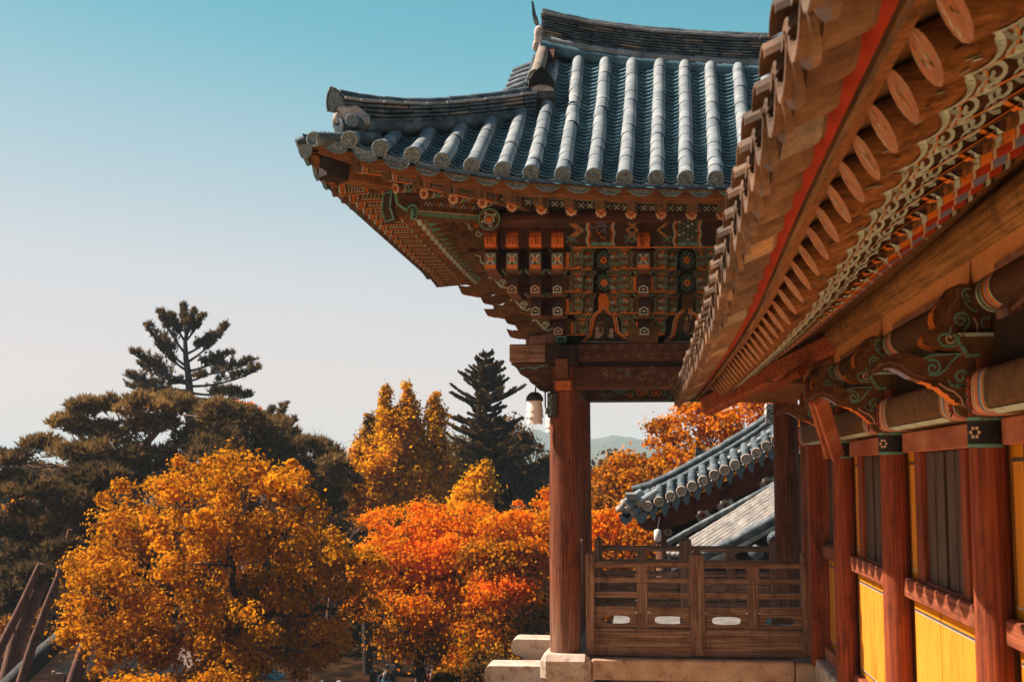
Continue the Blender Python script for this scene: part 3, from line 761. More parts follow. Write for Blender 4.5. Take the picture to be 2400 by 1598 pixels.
# ---------------- bracket sets under the front eave
def px_prism(mb, pts, Y0, Y1, m, mcap=None):
    mb.prism([(P(u, v, Y0).x, P(u, v, Y0).z) for u, v in pts], 'Y', Y0, Y1, m, False, mcap); return mb
def Z(v, Y, u=1400): return P(u, v, Y).z
def scroll(mb, c, r, m, turns=1.6, sg=1, w_=.012):
    k = int(turns * 10); mb.ribbon([c + Vector((sg * math.cos(i * .628) * r * (1 - i / (k * 1.25)), 0, math.sin(i * .628) * r * (1 - i / (k * 1.25)))) for i in range(k)], w_, (0, -1, 0), m)
TIERS = [(535, 578, 583, 630), (643, 671, 671, 686), (696, 721, 721, 738), (747, 769, 769, 784)]
TY = [14.98, 15.14, 15.38, 15.62]
def bracket_face(parent, u, ntiers, wpx=15):
    """the column of beam ends facing the eave at one bracket set"""
    w_ = wpx / 3000 * 15.1
    lg = MB(); Yc = TY[0]; X = P(u, 560, Yc).x
    zt, zb = Z(535, Yc, u), Z(578, Yc, u)
    sec = [(Yc + .22, zt), (Yc + .10, zt), (Yc + .03, zt - .05), (Yc, zt - .11), (Yc + .01, zb + .03), (Yc + .03, zb), (Yc + .22, zb)]
    lg.prism(sec, 'X', X - w_, X + w_, M_orangeW); lg.box((X - w_, Yc + .22, zb), (X + w_, 16.0, zt), M_beamY)
    lg.ribbon([(X, Yc - .003, zt - .10), (X + .004, Yc - .003, zb + .03)], .008, (0, -1, 0), M_black)
    for s_ in (-.5, .5): lg.ribbon([(X + s_ * w_, Yc + .001, zt - .12), (X + s_ * w_, Yc + .004, zb + .035)], .006, (0, -1, 0), M_black)
    lg.build('log_end', parent)
    bk = MB(); Yc = 15.02; X = P(u, 600, Yc).x; zt, zb = Z(583, Yc, u), Z(631, Yc, u)
    bk.prism([(Yc + .14, zt), (Yc + .02, zt - .05), (Yc, zt - .06), (Yc, zb + .06), (Yc + .03, zb), (16.0, zb), (16.0, zt)], 'X', X - w_, X + w_, M_mauve, mcap=M_brown)
    fr = [(X + a * w_ * .8, Yc - .004, lerp(zt - .06, zb + .06, (1 - b) / 2)) for a, b in ((-1, 1), (1, 1), (1, -1), (-1, -1))]
    bk.ribbon(fr, .014, (0, -1, 0), M_green, True); cz = (zt + zb) / 2
    for a in (-1, 1):
        for b in (-1, 1): bk.ribbon([(X + a * w_ * .6, Yc - .004, cz + b * .055), (X + a * w_ * .15, Yc - .004, cz + b * .015)], .018, (0, -1, 0), M_pale)
    bk.ribbon([(X - w_ * .45, Yc - .005, cz), (X + w_ * .45, Yc - .005, cz)], .028, (0, -1, 0), M_orange)
    bk.ribbon([(X - w_ * .9, Yc - .002, zb + .035), (X + w_ * .9, Yc - .002, zb + .035)], .05, (0, -1, 0), M_orange)
    bk.build('painted_block', parent)
    for t in range(1, 1 + ntiers):
        v0, v1, _, v2 = TIERS[t]; Yc = TY[t]; X = P(u + (t - 1) * 1.0, v1, Yc).x; b = MB()
        zr, zm, zb = Z(v0, Yc + .2, u), Z(v1, Yc, u), Z(v2, Yc, u)
        b.prism([(16.1, zr), (Yc + .26, zr), (Yc + .20, zr - .02), (Yc + .13, lerp(zr, zm, .45)), (Yc + .05, lerp(zr, zm, .85)), (Yc, zm), (Yc - .01, zb + .03), (Yc + .03, zb), (16.1, zb)], 'X', X - w_ * .92, X + w_ * .92, M_mauve, mcap=M_brown)  # mauve front faces: sky light on the swoop painted in
        hx = [(X + a * w_ * .62, Yc - .014, lerp(zb + .005, zm + .005, q)) for a, q in ((-1, 0), (1, 0), (1, .68), (0, 1.02), (-1, .68))]
        b.add([hx[0], hx[1], hx[2], hx[3], hx[4]], [(0, 1, 2, 3, 4)], M_black)
        b.ribbon([(p[0], p[1] - .003, p[2]) for p in hx], .015, (0, -1, 0), M_pale if t == 2 or rng.random() < .4 else M_cream, True)
        b.ribbon([(X - .02, Yc - .018, (zb + zm) / 2), (X + .02, Yc - .018, (zb + zm) / 2)], .018, (0, -1, 0), M_cream)
        b.build('bracket_beak', parent)
        # cup block above the beak
        cb = MB(); vt, vb = (631, 643) if t == 1 else ((686, 696) if t == 2 else (738, 747)); Yk = Yc + .12; X = P(u, vt, Yk).x
        zt, z2 = Z(vt, Yk, u), Z(vb, Yk, u); ww = .125
        cb.prism([(X - ww, zt), (X + ww, zt), (X + ww, zt - .02), (X + ww * .68, z2), (X - ww * .68, z2), (X - ww, zt - .02)], 'Y', Yk, Yk + .3, M_brown)
        for s_ in (-1, 1): cb.ribbon([(X + s_ * ww * .95, Yk - .003, zt), (X + s_ * ww * .93, Yk - .003, zt - .02), (X + s_ * ww * .64, Yk - .003, z2)], .016, (0, -1, 0), M_green)
        cb.build('cup_block', parent)
def arm(mb, u0, u1, vt, vb, Y, flip, d=.16, cup=True, cv=14, pale=1):
    """sideways bracket arm with a rounded lower corner, green outline and scrolls, and its cup block"""
    s_ = 1 if flip else -1                      # flip: outer end to the right
    uo, ui = (u1, u0) if flip else (u0, u1); r = min(12, abs(u1 - u0) * .45)
    pts = [(ui, vt), (uo, vt), (uo, vb - r), (uo - s_ * r * .3, vb - r * .3), (uo - s_ * r, vb), (ui, vb)]
    px_prism(mb, pts, Y, Y + d, M_brown)
    q = lambda u, v: P(u, v, Y - .004)
    mb.ribbon([q(uo - s_ * 2, vt + 1), q(uo - s_ * 2, vb - r), q(uo - s_ * (2 + r * .4), vb - r * .4)], .011, (0, -1, 0), M_greenD)
    mb.ribbon([q(uo - s_ * r * .2, vb - r * .25), q(uo - s_ * r, vb - 1), q(ui, vb - 1)], .012, (0, -1, 0), M_orange)
    cw = min(26, abs(u1 - u0)); um = uo - s_ * 12.5; vc = (vt + vb) / 2
    for a in (-1, 1):
        for b in (-1, 1): scroll(mb, q(um + a * 4.6, vc + b * 8 - 1), .023, M_green if rng.random() < .75 else M_pale, 1.3, a, .0095)
    mb.ribbon([q(um, vt + 2), q(um, vt + 9)], .024, (0, -1, 0), M_orange); mb.ribbon([q(um, vb - 8), q(um, vb - 2)], .022, (0, -1, 0), M_orange)
    if abs(u1 - u0) > 26:
        xo = um - s_ * 15
        mb.ribbon([q(xo, vt + 2), q(xo - s_ * 4, vt + 9), q(xo, vc), q(xo - s_ * 4, vb - 10), q(xo, vb - 3)], .010, (0, -1, 0), M_green)
        mb.ribbon([q(xo - s_ * 9, vt + 4), q(xo - s_ * 9, vb - 4)], .030, (0, -1, 0), M_orange if rng.random() < .6 else M_brownD)
    if cup:
        c0, c1 = um - 20, um + 20
        px_prism(mb, [(c0, vt - cv), (c1, vt - cv), (c1 - 1, vt - cv + 4), (c1 - 7, vt + .5), (c0 + 7, vt + .5), (c0 + 1, vt - cv + 4)], Y - .035, Y + d, M_brown)
        qq = lambda u, v: P(u, v, Y - .039)
        mb.ribbon([qq(c0 + 8, vt - .5), qq(c0 + 2, vt - cv + 5), qq(c0 + 1, vt - cv + 1.5), qq(c1 - 1, vt - cv + 1.5), qq(c1 - 2, vt - cv + 5), qq(c1 - 8, vt - .5)], .011, (0, -1, 0), M_greenD)
        for a in (-1, 1): scroll(mb, qq(um + a * 5, vt - cv / 2), .02, M_greenD, 1.2, a, .008)
        mb.ribbon([qq(um - 9, vt - 3), qq(um + 9, vt - 3)], .010, (0, -1, 0), M_orange if rng.random() < .6 else M_greenD)
ROWS = [(588, 630, 15.12), (645, 684, 15.36), (697, 735, 15.60), (748, 786, 15.84)]
SPU = 203.0
for k, u in enumerate((1508, 1508 + SPU, 1508 + 2 * SPU)):
    bm_ = MB()
    for t, (vt, vb, Y) in enumerate(ROWS):
        for fl in (False, True):
            s_ = 1 if fl else -1
            if t < 3: arm(bm_, *(sorted((u + s_ * 7, u + s_ * 57))), vt, vb, Y, fl)
            arm(bm_, *(sorted((u + s_ * (54 if t < 3 else 20), u + s_ * (80 if t < 3 else 52)))), vt + (3 if t < 3 else 2), vb + (3 if t < 3 else 0), Y + .2 if t < 3 else Y, fl)
    px_prism(bm_, [(u - 38, 766), (u + 40, 766), (u + 37, 780), (u + 33, 803), (u - 33, 803), (u - 37, 780)], 15.80, 16.1, M_brown)
    bo = bm_.build('bracket', pav)
    bracket_face(bo, u, 3)
# corner set
bm_ = MB()
for t, (vt, vb, Y) in enumerate(ROWS):
    if t < 3: arm(bm_, 1318, 1367, vt, vb, Y, True)
    arm(bm_, *((1364, 1391) if t < 3 else (1326, 1378)), vt + 3, vb + (3 if t < 3 else 0), Y + .2 if t < 3 else Y, True)
for (u0, u1, vt, vb, Y) in ((1215, 1300, 590, 630, 15.5), (1268, 1302, 645, 690, 15.6), (1212, 1250, 648, 690, 15.6), (1270, 1302, 700, 738, 15.8), (1160, 1195, 598, 632, 15.5)):
    px_prism(bm_, [(u0, vt), (u1, vt), (u1, vb), (u0, vb)], Y, Y + .1, M_beamX)
for v in (632, 690, 740): px_prism(bm_, [(1215 if v < 690 else 1268, v), (1312, v), (1312, v + 6), (1215 if v < 690 else 1268, v + 6)], 15.55, 15.66, M_brown)
bo = bm_.build('bracket', pav)
for u, n in ((1149, 0), (1200, 1), (1254, 2), (1306, 3)): bracket_face(bo, u, n, 14)
# left-pointing arms of the side brackets
def z6(pts): return [(1060 + x / 4.611, 480 + y / 4.611) for x, y in pts]
PROF = [z6([(620, 755), (360, 748), (330, 800), (280, 845), (215, 878), (140, 882), (58, 868), (100, 955), (180, 972), (280, 968), (370, 935), (420, 918), (520, 950), (640, 950)]),
        z6([(860, 990), (620, 985), (590, 1040), (540, 1085), (480, 1115), (420, 1125), (338, 1125), (375, 1190), (450, 1208), (560, 1205), (640, 1170), (690, 1150), (800, 1190), (870, 1195)]),
        z6([(1080, 1230), (870, 1225), (840, 1280), (790, 1325), (740, 1350), (660, 1360), (583, 1338), (620, 1420), (710, 1440), (820, 1435), (880, 1410), (930, 1390), (1080, 1400)])]
def curl(mb, x, y, Y, r=.05, n=2):
    q = lambda a, b: P(1060 + a / 4.611, 480 + b / 4.611, Y - .004)
    mb.ribbon([q(x - 130, y - 60), q(x - 80, y - 65), q(x - 45, y - 20), q(x, y + 35), q(x + 60, y + 50), q(x + 110, y + 10)], .018, (0, -1, 0), M_pale)
    scroll(mb, q(x + 15, y - 5), .05, M_pale, 1.5, 1, .016)
for k, Y in enumerate((15.86, 16.14, 17.05, 18.15)):
    for t, pr in enumerate(PROF):
        b = MB(); ref = [(P(u, v, 15.86).x, P(u, v, 15.86).z) for u, v in pr]
        if k: ref = [(x + (.06, .06, .12, .16)[k], z + .02 * k) for x, z in ref]
        b.prism([(x, z) for x, z in ref] , 'Y', Y, Y + .14, M_raft, mcap=M_brown)
        xs_ = [p[0] for p in ref]; b.box((max(xs_) - .02, Y, min(p[1] for p in ref) + .02), (XL + .1, Y + .14, max(p[1] for p in ref) - .01), M_brown)
        if k == 0: curl(b, (520, 755, 990)[t], (850, 1090, 1310)[t], Y)
        b.box((ref[1][0], Y - .03, ref[0][1]), (ref[0][0] + .05, Y + .17, ref[0][1] + .055), M_brown, .008)
        b.build('side_bracket_arm', pav)
    b = MB()
    px = [z6([(352, 470), (150, 520), (100, 540), (140, 600), (230, 680), (352, 706)]), z6([(345, 250), (240, 245), (200, 270), (120, 252), (60, 270), (25, 340), (60, 430), (150, 460), (200, 440), (260, 465), (352, 470)])]
    for pr in px: b.prism([(P(u, v, 15.7).x, P(u, v, 15.7).z) for u, v in pr], 'Y', Y - .1, Y + .08, M_raft, mcap=M_brown)
    if k == 0:
        q = lambda a, c: P(1060 + a / 4.611, 480 + c / 4.611, Y - .104)
        scroll(b, q(160, 350), .07, M_brownD, 1.6, -1, .02); scroll(b, q(290, 320), .05, M_pale, 1.4, 1, .016)
        b.ribbon([q(250, 545), q(300, 560), q(310, 620), q(350, 650)], .018, (0, -1, 0), M_pale)
    b.build('side_bracket_head', pav)
gb = MB()
px_prism(gb, z6([(795, 1425), (1110, 1385), (1115, 1475), (795, 1512)]), 15.78, 15.86, M_mauve)
px_prism(gb, z6([(1115, 1420), (1232, 1420), (1225, 1480), (1122, 1480)]), 15.62, 15.8, M_green)
px_prism(gb, z6([(1135, 1435), (1212, 1435), (1208, 1470), (1140, 1470)]), 15.61, 15.625, M_black)
gb.build('bracket_base_block', pav)
# ---------------- wall between the brackets, painted panels
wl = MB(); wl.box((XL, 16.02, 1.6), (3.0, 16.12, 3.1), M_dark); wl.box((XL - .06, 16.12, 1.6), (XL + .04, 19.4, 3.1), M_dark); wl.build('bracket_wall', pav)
def z7(x, y): return (1340 + x / 4.613, 480 + y / 4.613)
M_pict = mottled('picture_ground', [(.3, (.010, .010, .008)), (.5, (.035, .024, .014)), (.7, (.09, .055, .03))], 6, .8)
M_fig = mottled('picture_pale_figure', [(.35, (.16, .09, .06)), (.6, (.42, .30, .23))], 20, .8)
for off, fig in ((0, 0), (898, 1)):
    g = MB(); oy = -10 if off else 0
    bell = [(100, 1478), (180, 1405), (205, 1255), (230, 1195), (290, 1142), (302, 1120 - (60 if off else 0)), (390, 1120 - (60 if off else 0)), (402, 1150), (480, 1205), (510, 1370), (605, 1450), (612, 1485)]
    bell = [z7(x + off, y) for x, y in bell]
    px_prism(g, bell, 15.985, 16.03, M_pict)
    qq = [P(u, v, 15.980) for u, v in bell]
    g.ribbon(qq, .016, (0, -1, 0), M_cream, True)
    inner = [p + Vector((0.03 if i < 6 else -.03, 0.001, 0)) for i, p in enumerate(qq)]; g.ribbon(inner[:-1], .03, (0, -1, 0), M_orange)
    def fg(pts, m=M_fig):
        v = [P(*z7(x + off, y), 15.979) for x, y in pts]; g.add(v, [list(range(len(v)))], m)
    if fig == 0:
        fg([(255, 1330), (275, 1318), (300, 1330), (292, 1372), (312, 1395), (335, 1350), (325, 1325), (340, 1325), (345, 1390), (320, 1420), (300, 1440), (250, 1440), (258, 1390)])
        fg([(415, 1335), (448, 1340), (450, 1400), (445, 1440), (410, 1440), (380, 1412), (410, 1398), (405, 1370)]); fg([(265, 1272), (345, 1262), (330, 1275), (270, 1280)])
    else:
        fg([(325, 1215), (345, 1205), (362, 1220), (352, 1250), (330, 1250)]); fg([(350, 1150), (375, 1165), (405, 1185), (395, 1240), (380, 1250), (385, 1195)])
        fg([(325, 1255), (350, 1260), (390, 1290), (360, 1380), (345, 1400), (310, 1360), (300, 1290)], M_mauve); fg([(445, 1310), (470, 1310), (485, 1400), (440, 1405), (355, 1395), (400, 1370)])
    for k in range(30):
        x, y = rng.uniform(215, 500), rng.uniform(1230, 1460); fg([(x, y), (x + rng.uniform(8, 30), y + rng.uniform(-8, 8)), (x + rng.uniform(5, 18), y + rng.uniform(6, 18))], rng.choice([M_brownD, M_brown, M_greenD, M_pict, M_pict]))
    g.build('painted_panel', pav)
    for j, (cx_, cy_, Y) in enumerate(((345, 600, 15.30), (350, 845, 15.55), (355, 1040, 15.80))):
        cx_ += off; fl = MB()
        if j < 2:
            px_prism(fl, [z7(cx_ - 85, cy_ - 110), z7(cx_ + 75, cy_ - 110), z7(cx_ + 80, cy_ + 110), z7(cx_ - 75, cy_ + 110)], Y + .1, Y + .13, M_dark)
            q = lambda dx, dy: P(*z7(cx_ + dx, cy_ + dy), Y + .095)
            for k in range(8):
                a = k * math.pi / 4; scroll(fl, q(math.cos(a) * 58, math.sin(a) * 70), .034, M_greenD, 1.1, 1 if k % 2 else -1, .010)
            v = [q(0, -48), q(28, -30), q(48, 0), q(28, 30), q(0, 48), q(-28, 30), q(-48, 0), q(-28, -30)]; fl.add(v, [list(range(8))], M_orange)
            fl.ribbon([p + Vector((0, -.003, 0)) for p in v], .010, (0, -1, 0), M_brownD, True)
            v = [q(0, -16) + Vector((0, -.004, 0)), q(14, 0) + Vector((0, -.004, 0)), q(0, 16) + Vector((0, -.004, 0)), q(-14, 0) + Vector((0, -.004, 0))]; fl.add(v, [(0, 1, 2, 3)], M_brown)
        else:
            px_prism(fl, [z7(cx_ - 50, cy_ - 80), z7(cx_ + 40, cy_ - 80), z7(cx_ + 68, cy_ - 40), z7(cx_ + 70, cy_ + 45), z7(cx_ + 30, cy_ + 75), z7(cx_ - 65, cy_ + 85), z7(cx_ - 68, cy_ - 30)], Y + .1, Y + .13, M_orange if not off else M_brown)
        fl.build('flower_panel' if j < 2 else 'orange_panel', pav)

# ---------------- beams and columns
def xz(u, v, Y): p = P(u, v, Y); return p.x, p.z
pbm = MB(); zt, zb = 1.60, 1.375
pbm.box((P(1353, 830, 15.83).x, 15.83, zb), (XR + .5, 16.17, zt), M_beamX, .012)
k = 0
X = P(1362, 830, 15.8).x
while X < 1.1:                                            # faded three-pointed stars
    for zz in (zt - .045, zb + .05):
        q = Vector((X + (.06 if zz < 1.5 else 0), 15.826, zz))
        for j in range(3):
            a = math.pi / 2 + j * 2.094 + (math.pi if zz < 1.5 else 0) + math.pi
            pbm.ribbon([q, q + Vector((math.cos(a) * .042, 0, math.sin(a) * .042))], .013, (0, -1, 0), M_faded if 'M_faded' in globals() else M_mauve)
    X += .165
pbm.build('plate_beam', pav)
b = MB(); b.box((P(1195, 830, 15.9).x, 15.84, zb), (P(1280, 830, 15.9).x, 16.16, zt), M_railX, .012); b.box((P(1280, 830, 15.9).x, 15.9, zb + .01), (-.8, 16.1, zt - .01), M_beamX); b.build('plate_beam_end', pav)
b = MB(); b.box((P(1278, 830, 15.45).x, 15.45, Z(851, 15.45)), (P(1351, 830, 15.45).x, 16.4, Z(806, 15.45)), M_dark, .015); b.box((XL - .18, 16.4, zb), (XL + .18, 19.6, zt), M_beamY, .01); b.build('side_plate_beam', pav)  # near-black front end: its shade is painted into the colour
tb = MB(); tb.box((XL + .1, 15.86, 1.035), (XR - .1, 16.14, 1.345), M_beamX, .04)
for k in range(26):
    X = rng.uniform(-.55, 1.0); zz = rng.uniform(1.10, 1.29)
    if rng.random() < .45: scroll(tb, Vector((X, 15.855, zz)), rng.uniform(.03, .06), M_mauve, 1.2, rng.choice((-1, 1)), .014)
    else: tb.ribbon([(X, 15.855, zz), (X + rng.uniform(.02, .07), 15.855, zz + rng.uniform(-.05, .05))], .016, (0, -1, 0), rng.choice([M_mauve, M_raft, M_greenD]))
tb.ribbon([(XL + .25, 15.856, 1.08), (XR - .3, 15.856, 1.08)], .0, (0, -1, 0), M_raft)
tb.build('tie_beam', pav)
b = MB(); b.box((XL - .14, 16.1, 1.035), (XL + .14, 19.2, 1.345), M_beamY, .03); b.build('side_tie_beam', pav)
b = MB(); b.box((XR - .14, 16.1, 1.035), (XR + .14, 19.2, 1.345), M_beamY, .03); b.build('side_tie_beam', pav)
b = MB(); b.box((XL, 19.18, 1.06), (XR, 19.44, 1.6), M_brownD, .02)
for k in range(34):
    X = lerp(XL + .35, XR - .3, k / 34); scroll(b, Vector((X, 19.175, rng.uniform(1.10, 1.2))), .05, rng.choice([M_greenD, M_orange, M_greenD]), 1.2, 1 if k % 2 else -1, .012)
b.ribbon([(XL + .2, 19.175, 1.075), (XR - .2, 19.175, 1.075)], .02, (0, -1, 0), M_greenD)
b.build('back_tie_beam', pav)
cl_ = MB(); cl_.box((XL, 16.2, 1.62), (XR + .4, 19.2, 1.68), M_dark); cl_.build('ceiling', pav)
# decorated brackets beside the column head
zz = lambda x, y: (1120 + x / 2.8036, 780 + y / 2.8036)
b = MB(); px_prism(b, [zz(*p) for p in ((213, 203), (250, 226), (278, 270), (330, 300), (345, 325), (375, 345), (400, 372), (440, 386), (470, 380), (520, 380), (520, 203))], 15.90, 16.08, M_beamX)
q = lambda x, y: P(*zz(x, y), 15.896)
b.ribbon([q(270, 240), q(330, 225), q(380, 235), q(420, 215), q(460, 215)], .02, (0, -1, 0), M_greenD); b.ribbon([q(330, 300), q(370, 290), q(400, 310), q(450, 330)], .014, (0, -1, 0), M_raft)
b.build('head_bracket', pav)
b = MB(); Xc = P(1317, 880, 15.5).x
b.prism([(15.35, 1.37), (16.0, 1.37), (16.0, .98), (15.72, 1.02), (15.68, 1.12), (15.5, 1.2), (15.42, 1.3)], 'X', Xc - .075, Xc + .075, M_beamY)
b.box((Xc - .09, 15.60, Z(912, 15.6)), (Xc + .10, 15.80, Z(890, 15.6)), M_orangeW, .01)
b.build('head_bracket', pav)
def column(x, y, r, z0, z1, mat, parent, name='column', n=22):
    c = MB(); pts = []; rs = []
    for i in range(9):
        t = i / 8; pts.append((x, y, lerp(z0, z1, t))); rs.append(r * (1 + .035 * math.sin(math.pi * min(1, t * 1.3)) - .05 * t))
    c.tube(pts, rs, mat, n, start=(0, 1, 0)); return c.build(name, parent)
for x, y in ((XL, YF), (XL, YB), (XR, YF), (XR, YB)): column(x, y, .19, FLZ, 1.38 if y < 17 else 1.1, M_colwood, pav)
# ---------------- floor
b = MB(); b.box((XL - .1, 15.95, -2.38), (XR + .1, 18.7, -2.225), M_stoneP); b.build('floor', pav)
# ---------------- balustrades
def balustrade(p, q, n_mid, skirt=True, frame=True):
    p, q = Vector(p), Vector(q); d = (q - p); L = d.length; d.normalize(); nrm = d.cross(Vector((0, 0, 1)))
    MX = M_railX if abs(d.x) > .5 else M_railY
    h = MB(); hz = -1.112
    h.tube([p + Vector((0, 0, hz)), q + Vector((0, 0, hz))], .043, MX, 12); root = h.build('railing', pav)
    def bar(z0, z1, dep, a=0, b=L, name='rail', m=MX, ch=.006):
        o = MB(); o.obox(p + d * ((a + b) / 2) + Vector((0, 0, (z0 + z1) / 2)), d * ((b - a) / 2), nrm * dep, Vector((0, 0, (z1 - z0) / 2)), m, ch); return o.build(name, root)
    bar(-1.335, -1.27, .035)
    posts = [0] + [L * (i + 1) / (n_mid + 1) for i in range(n_mid)] + [L]
    for i, s_ in enumerate(posts):
        hw = .09 if 0 < i < len(posts) - 1 else .055
        o = MB(); c = p + d * s_; top = -.985
        o.obox(c + Vector((0, 0, (top - 2.2) / 2)), d * hw, nrm * .075, Vector((0, 0, (top + 2.2) / 2)), M_railZ, .008)
        a = [c + d * (hw * .9 * i_) + nrm * (.07 * j_) + Vector((0, 0, top)) for i_, j_ in ((-1, -1), (1, -1), (1, 1), (-1, 1))]
        o.add(a + [c + Vector((0, 0, top + .065))], [(0, 1, 4), (1, 2, 4), (2, 3, 4), (3, 0, 4), (0, 1, 2, 3)], M_railZ); o.build('post', root)
    for i in range(len(posts) - 1):
        a, b = posts[i] + (.09 if i else .055), posts[i + 1] - (.09 if i + 1 < len(posts) - 1 else .055); m_ = (a + b) / 2
        o = MB(); c = p + d * m_
        o.obox(c + Vector((0, 0, -1.605)), d * .066, nrm * .045, Vector((0, 0, .27)), M_railZ, .006)
        pr = [(.045, -1.335), (.062, -1.29), (.085, -1.27), (.085, -1.225), (.055, -1.215), (.055, -1.195), (.085, -1.18), (.085, -1.15), (.07, -1.13)]
        o.prism3([c + d * w_ + Vector((0, 0, z)) - nrm * .045 for w_, z in pr] + [c - d * w_ + Vector((0, 0, z)) - nrm * .045 for w_, z in pr[::-1]], nrm * .09, M_railZ); o.build('baluster', root)
        for (a2, b2) in ((a, m_ - .066), (m_ + .066, b)):
            bar(-1.515, -1.44, .04, a2, b2); bar(-1.685, -1.61, .04, a2, b2)
            # board with a long oval opening
            bd = MB(); hx, hz2 = (b2 - a2) / 2, .096; c = p + d * ((a2 + b2) / 2) + Vector((0, 0, -1.781)); N = 32; lo = []
            for k in range(N):
                an = 2 * math.pi * (k + .5) / N; ca, sa = math.cos(an), math.sin(an); mx = max(abs(ca), abs(sa))
                ou = d * (hx * ca / mx) + Vector((0, 0, hz2 * sa / mx))
                ex = 3.2; inn = d * ((hx - .085) * math.copysign(abs(ca) ** (2 / ex), ca)) + Vector((0, 0, .048 * math.copysign(abs(sa) ** (2 / 3.6), sa)))
                lo.append((ou, inn))
            vs = [c + o_ + nrm * t for o_, i_ in lo for t in (-.015, .015)] + [c + i_ + nrm * t for o_, i_ in lo for t in (-.015, .015)]
            fs = []
            for k in range(N):
                j = (k + 1) % N; fs += [(2 * k, 2 * j, 2 * N + 2 * j, 2 * N + 2 * k), (2 * k + 1, 2 * N + 2 * k + 1, 2 * N + 2 * j + 1, 2 * j + 1), (2 * N + 2 * k, 2 * N + 2 * j, 2 * N + 2 * j + 1, 2 * N + 2 * k + 1)]
            bd.add(vs, fs, MX); bd.build('pierced_board', root)
    bar(-1.952, -1.877, .05)
    if skirt: bar(-2.215, -1.952, .028, name='skirt_board')
balustrade((-.70, 15.97, 0), (1.90, 15.97, 0), 1)
balustrade((-.72, 19.3, 0), (1.84, 19.3, 0), 1, skirt=False)
balustrade((XL, 16.25, 0), (XL, 19.05, 0), 1)

# ================================================================== CORRIDOR (right)
cor = thing('temple_corridor', 'long red timbered temple corridor with yellow wall panels and painted eaves', 'corridor', (2.0, 8.0, -2.17))
WX = 1.97
COLY = [1.95, 4.8, 7.69, 10.57, 13.25]
WP = WX + .095
for y in COLY: column(WX, y, .108, -2.5, .66, M_redwood, cor)
b = MB(); b.box((WX - .10, 15.2, -2.2), (WX + .16, 15.42, 1.1), M_redwood, .01); b.build('corner_post', cor)
ybays = [(COLY[i], COLY[i + 1]) for i in range(len(COLY) - 1)] + [(13.25, 15.95)]
for y in COLY:                                           # painted band near the column head
    b = MB()
    for z0, z1, m in ((.145, .165, M_green), (.165, .30, M_black), (.30, .32, M_green)):
        b.tube([(WX, y, z0), (WX, y, z1)], .1115 if m is M_green else .1105, m, 22, caps=False, start=(0, 1, 0))
    for k in range(6):
        a = math.pi + math.pi / 4 + 0.0; cxx = WX - .113 * math.cos(.7); cyy = y - .113 * math.sin(.7); an = k * 1.047
        t_ = Vector((-math.sin(.7), math.cos(.7), 0)); q = Vector((cxx, cyy, .232)) + t_ * (.028 * math.cos(an)) + Vector((0, 0, .028 * math.sin(an)))
        b.obox(q, t_ * .009, Vector((math.cos(.7), math.sin(.7), 0)) * .003, (0, 0, .009), M_cream)
    b.build('painted_band', cor)
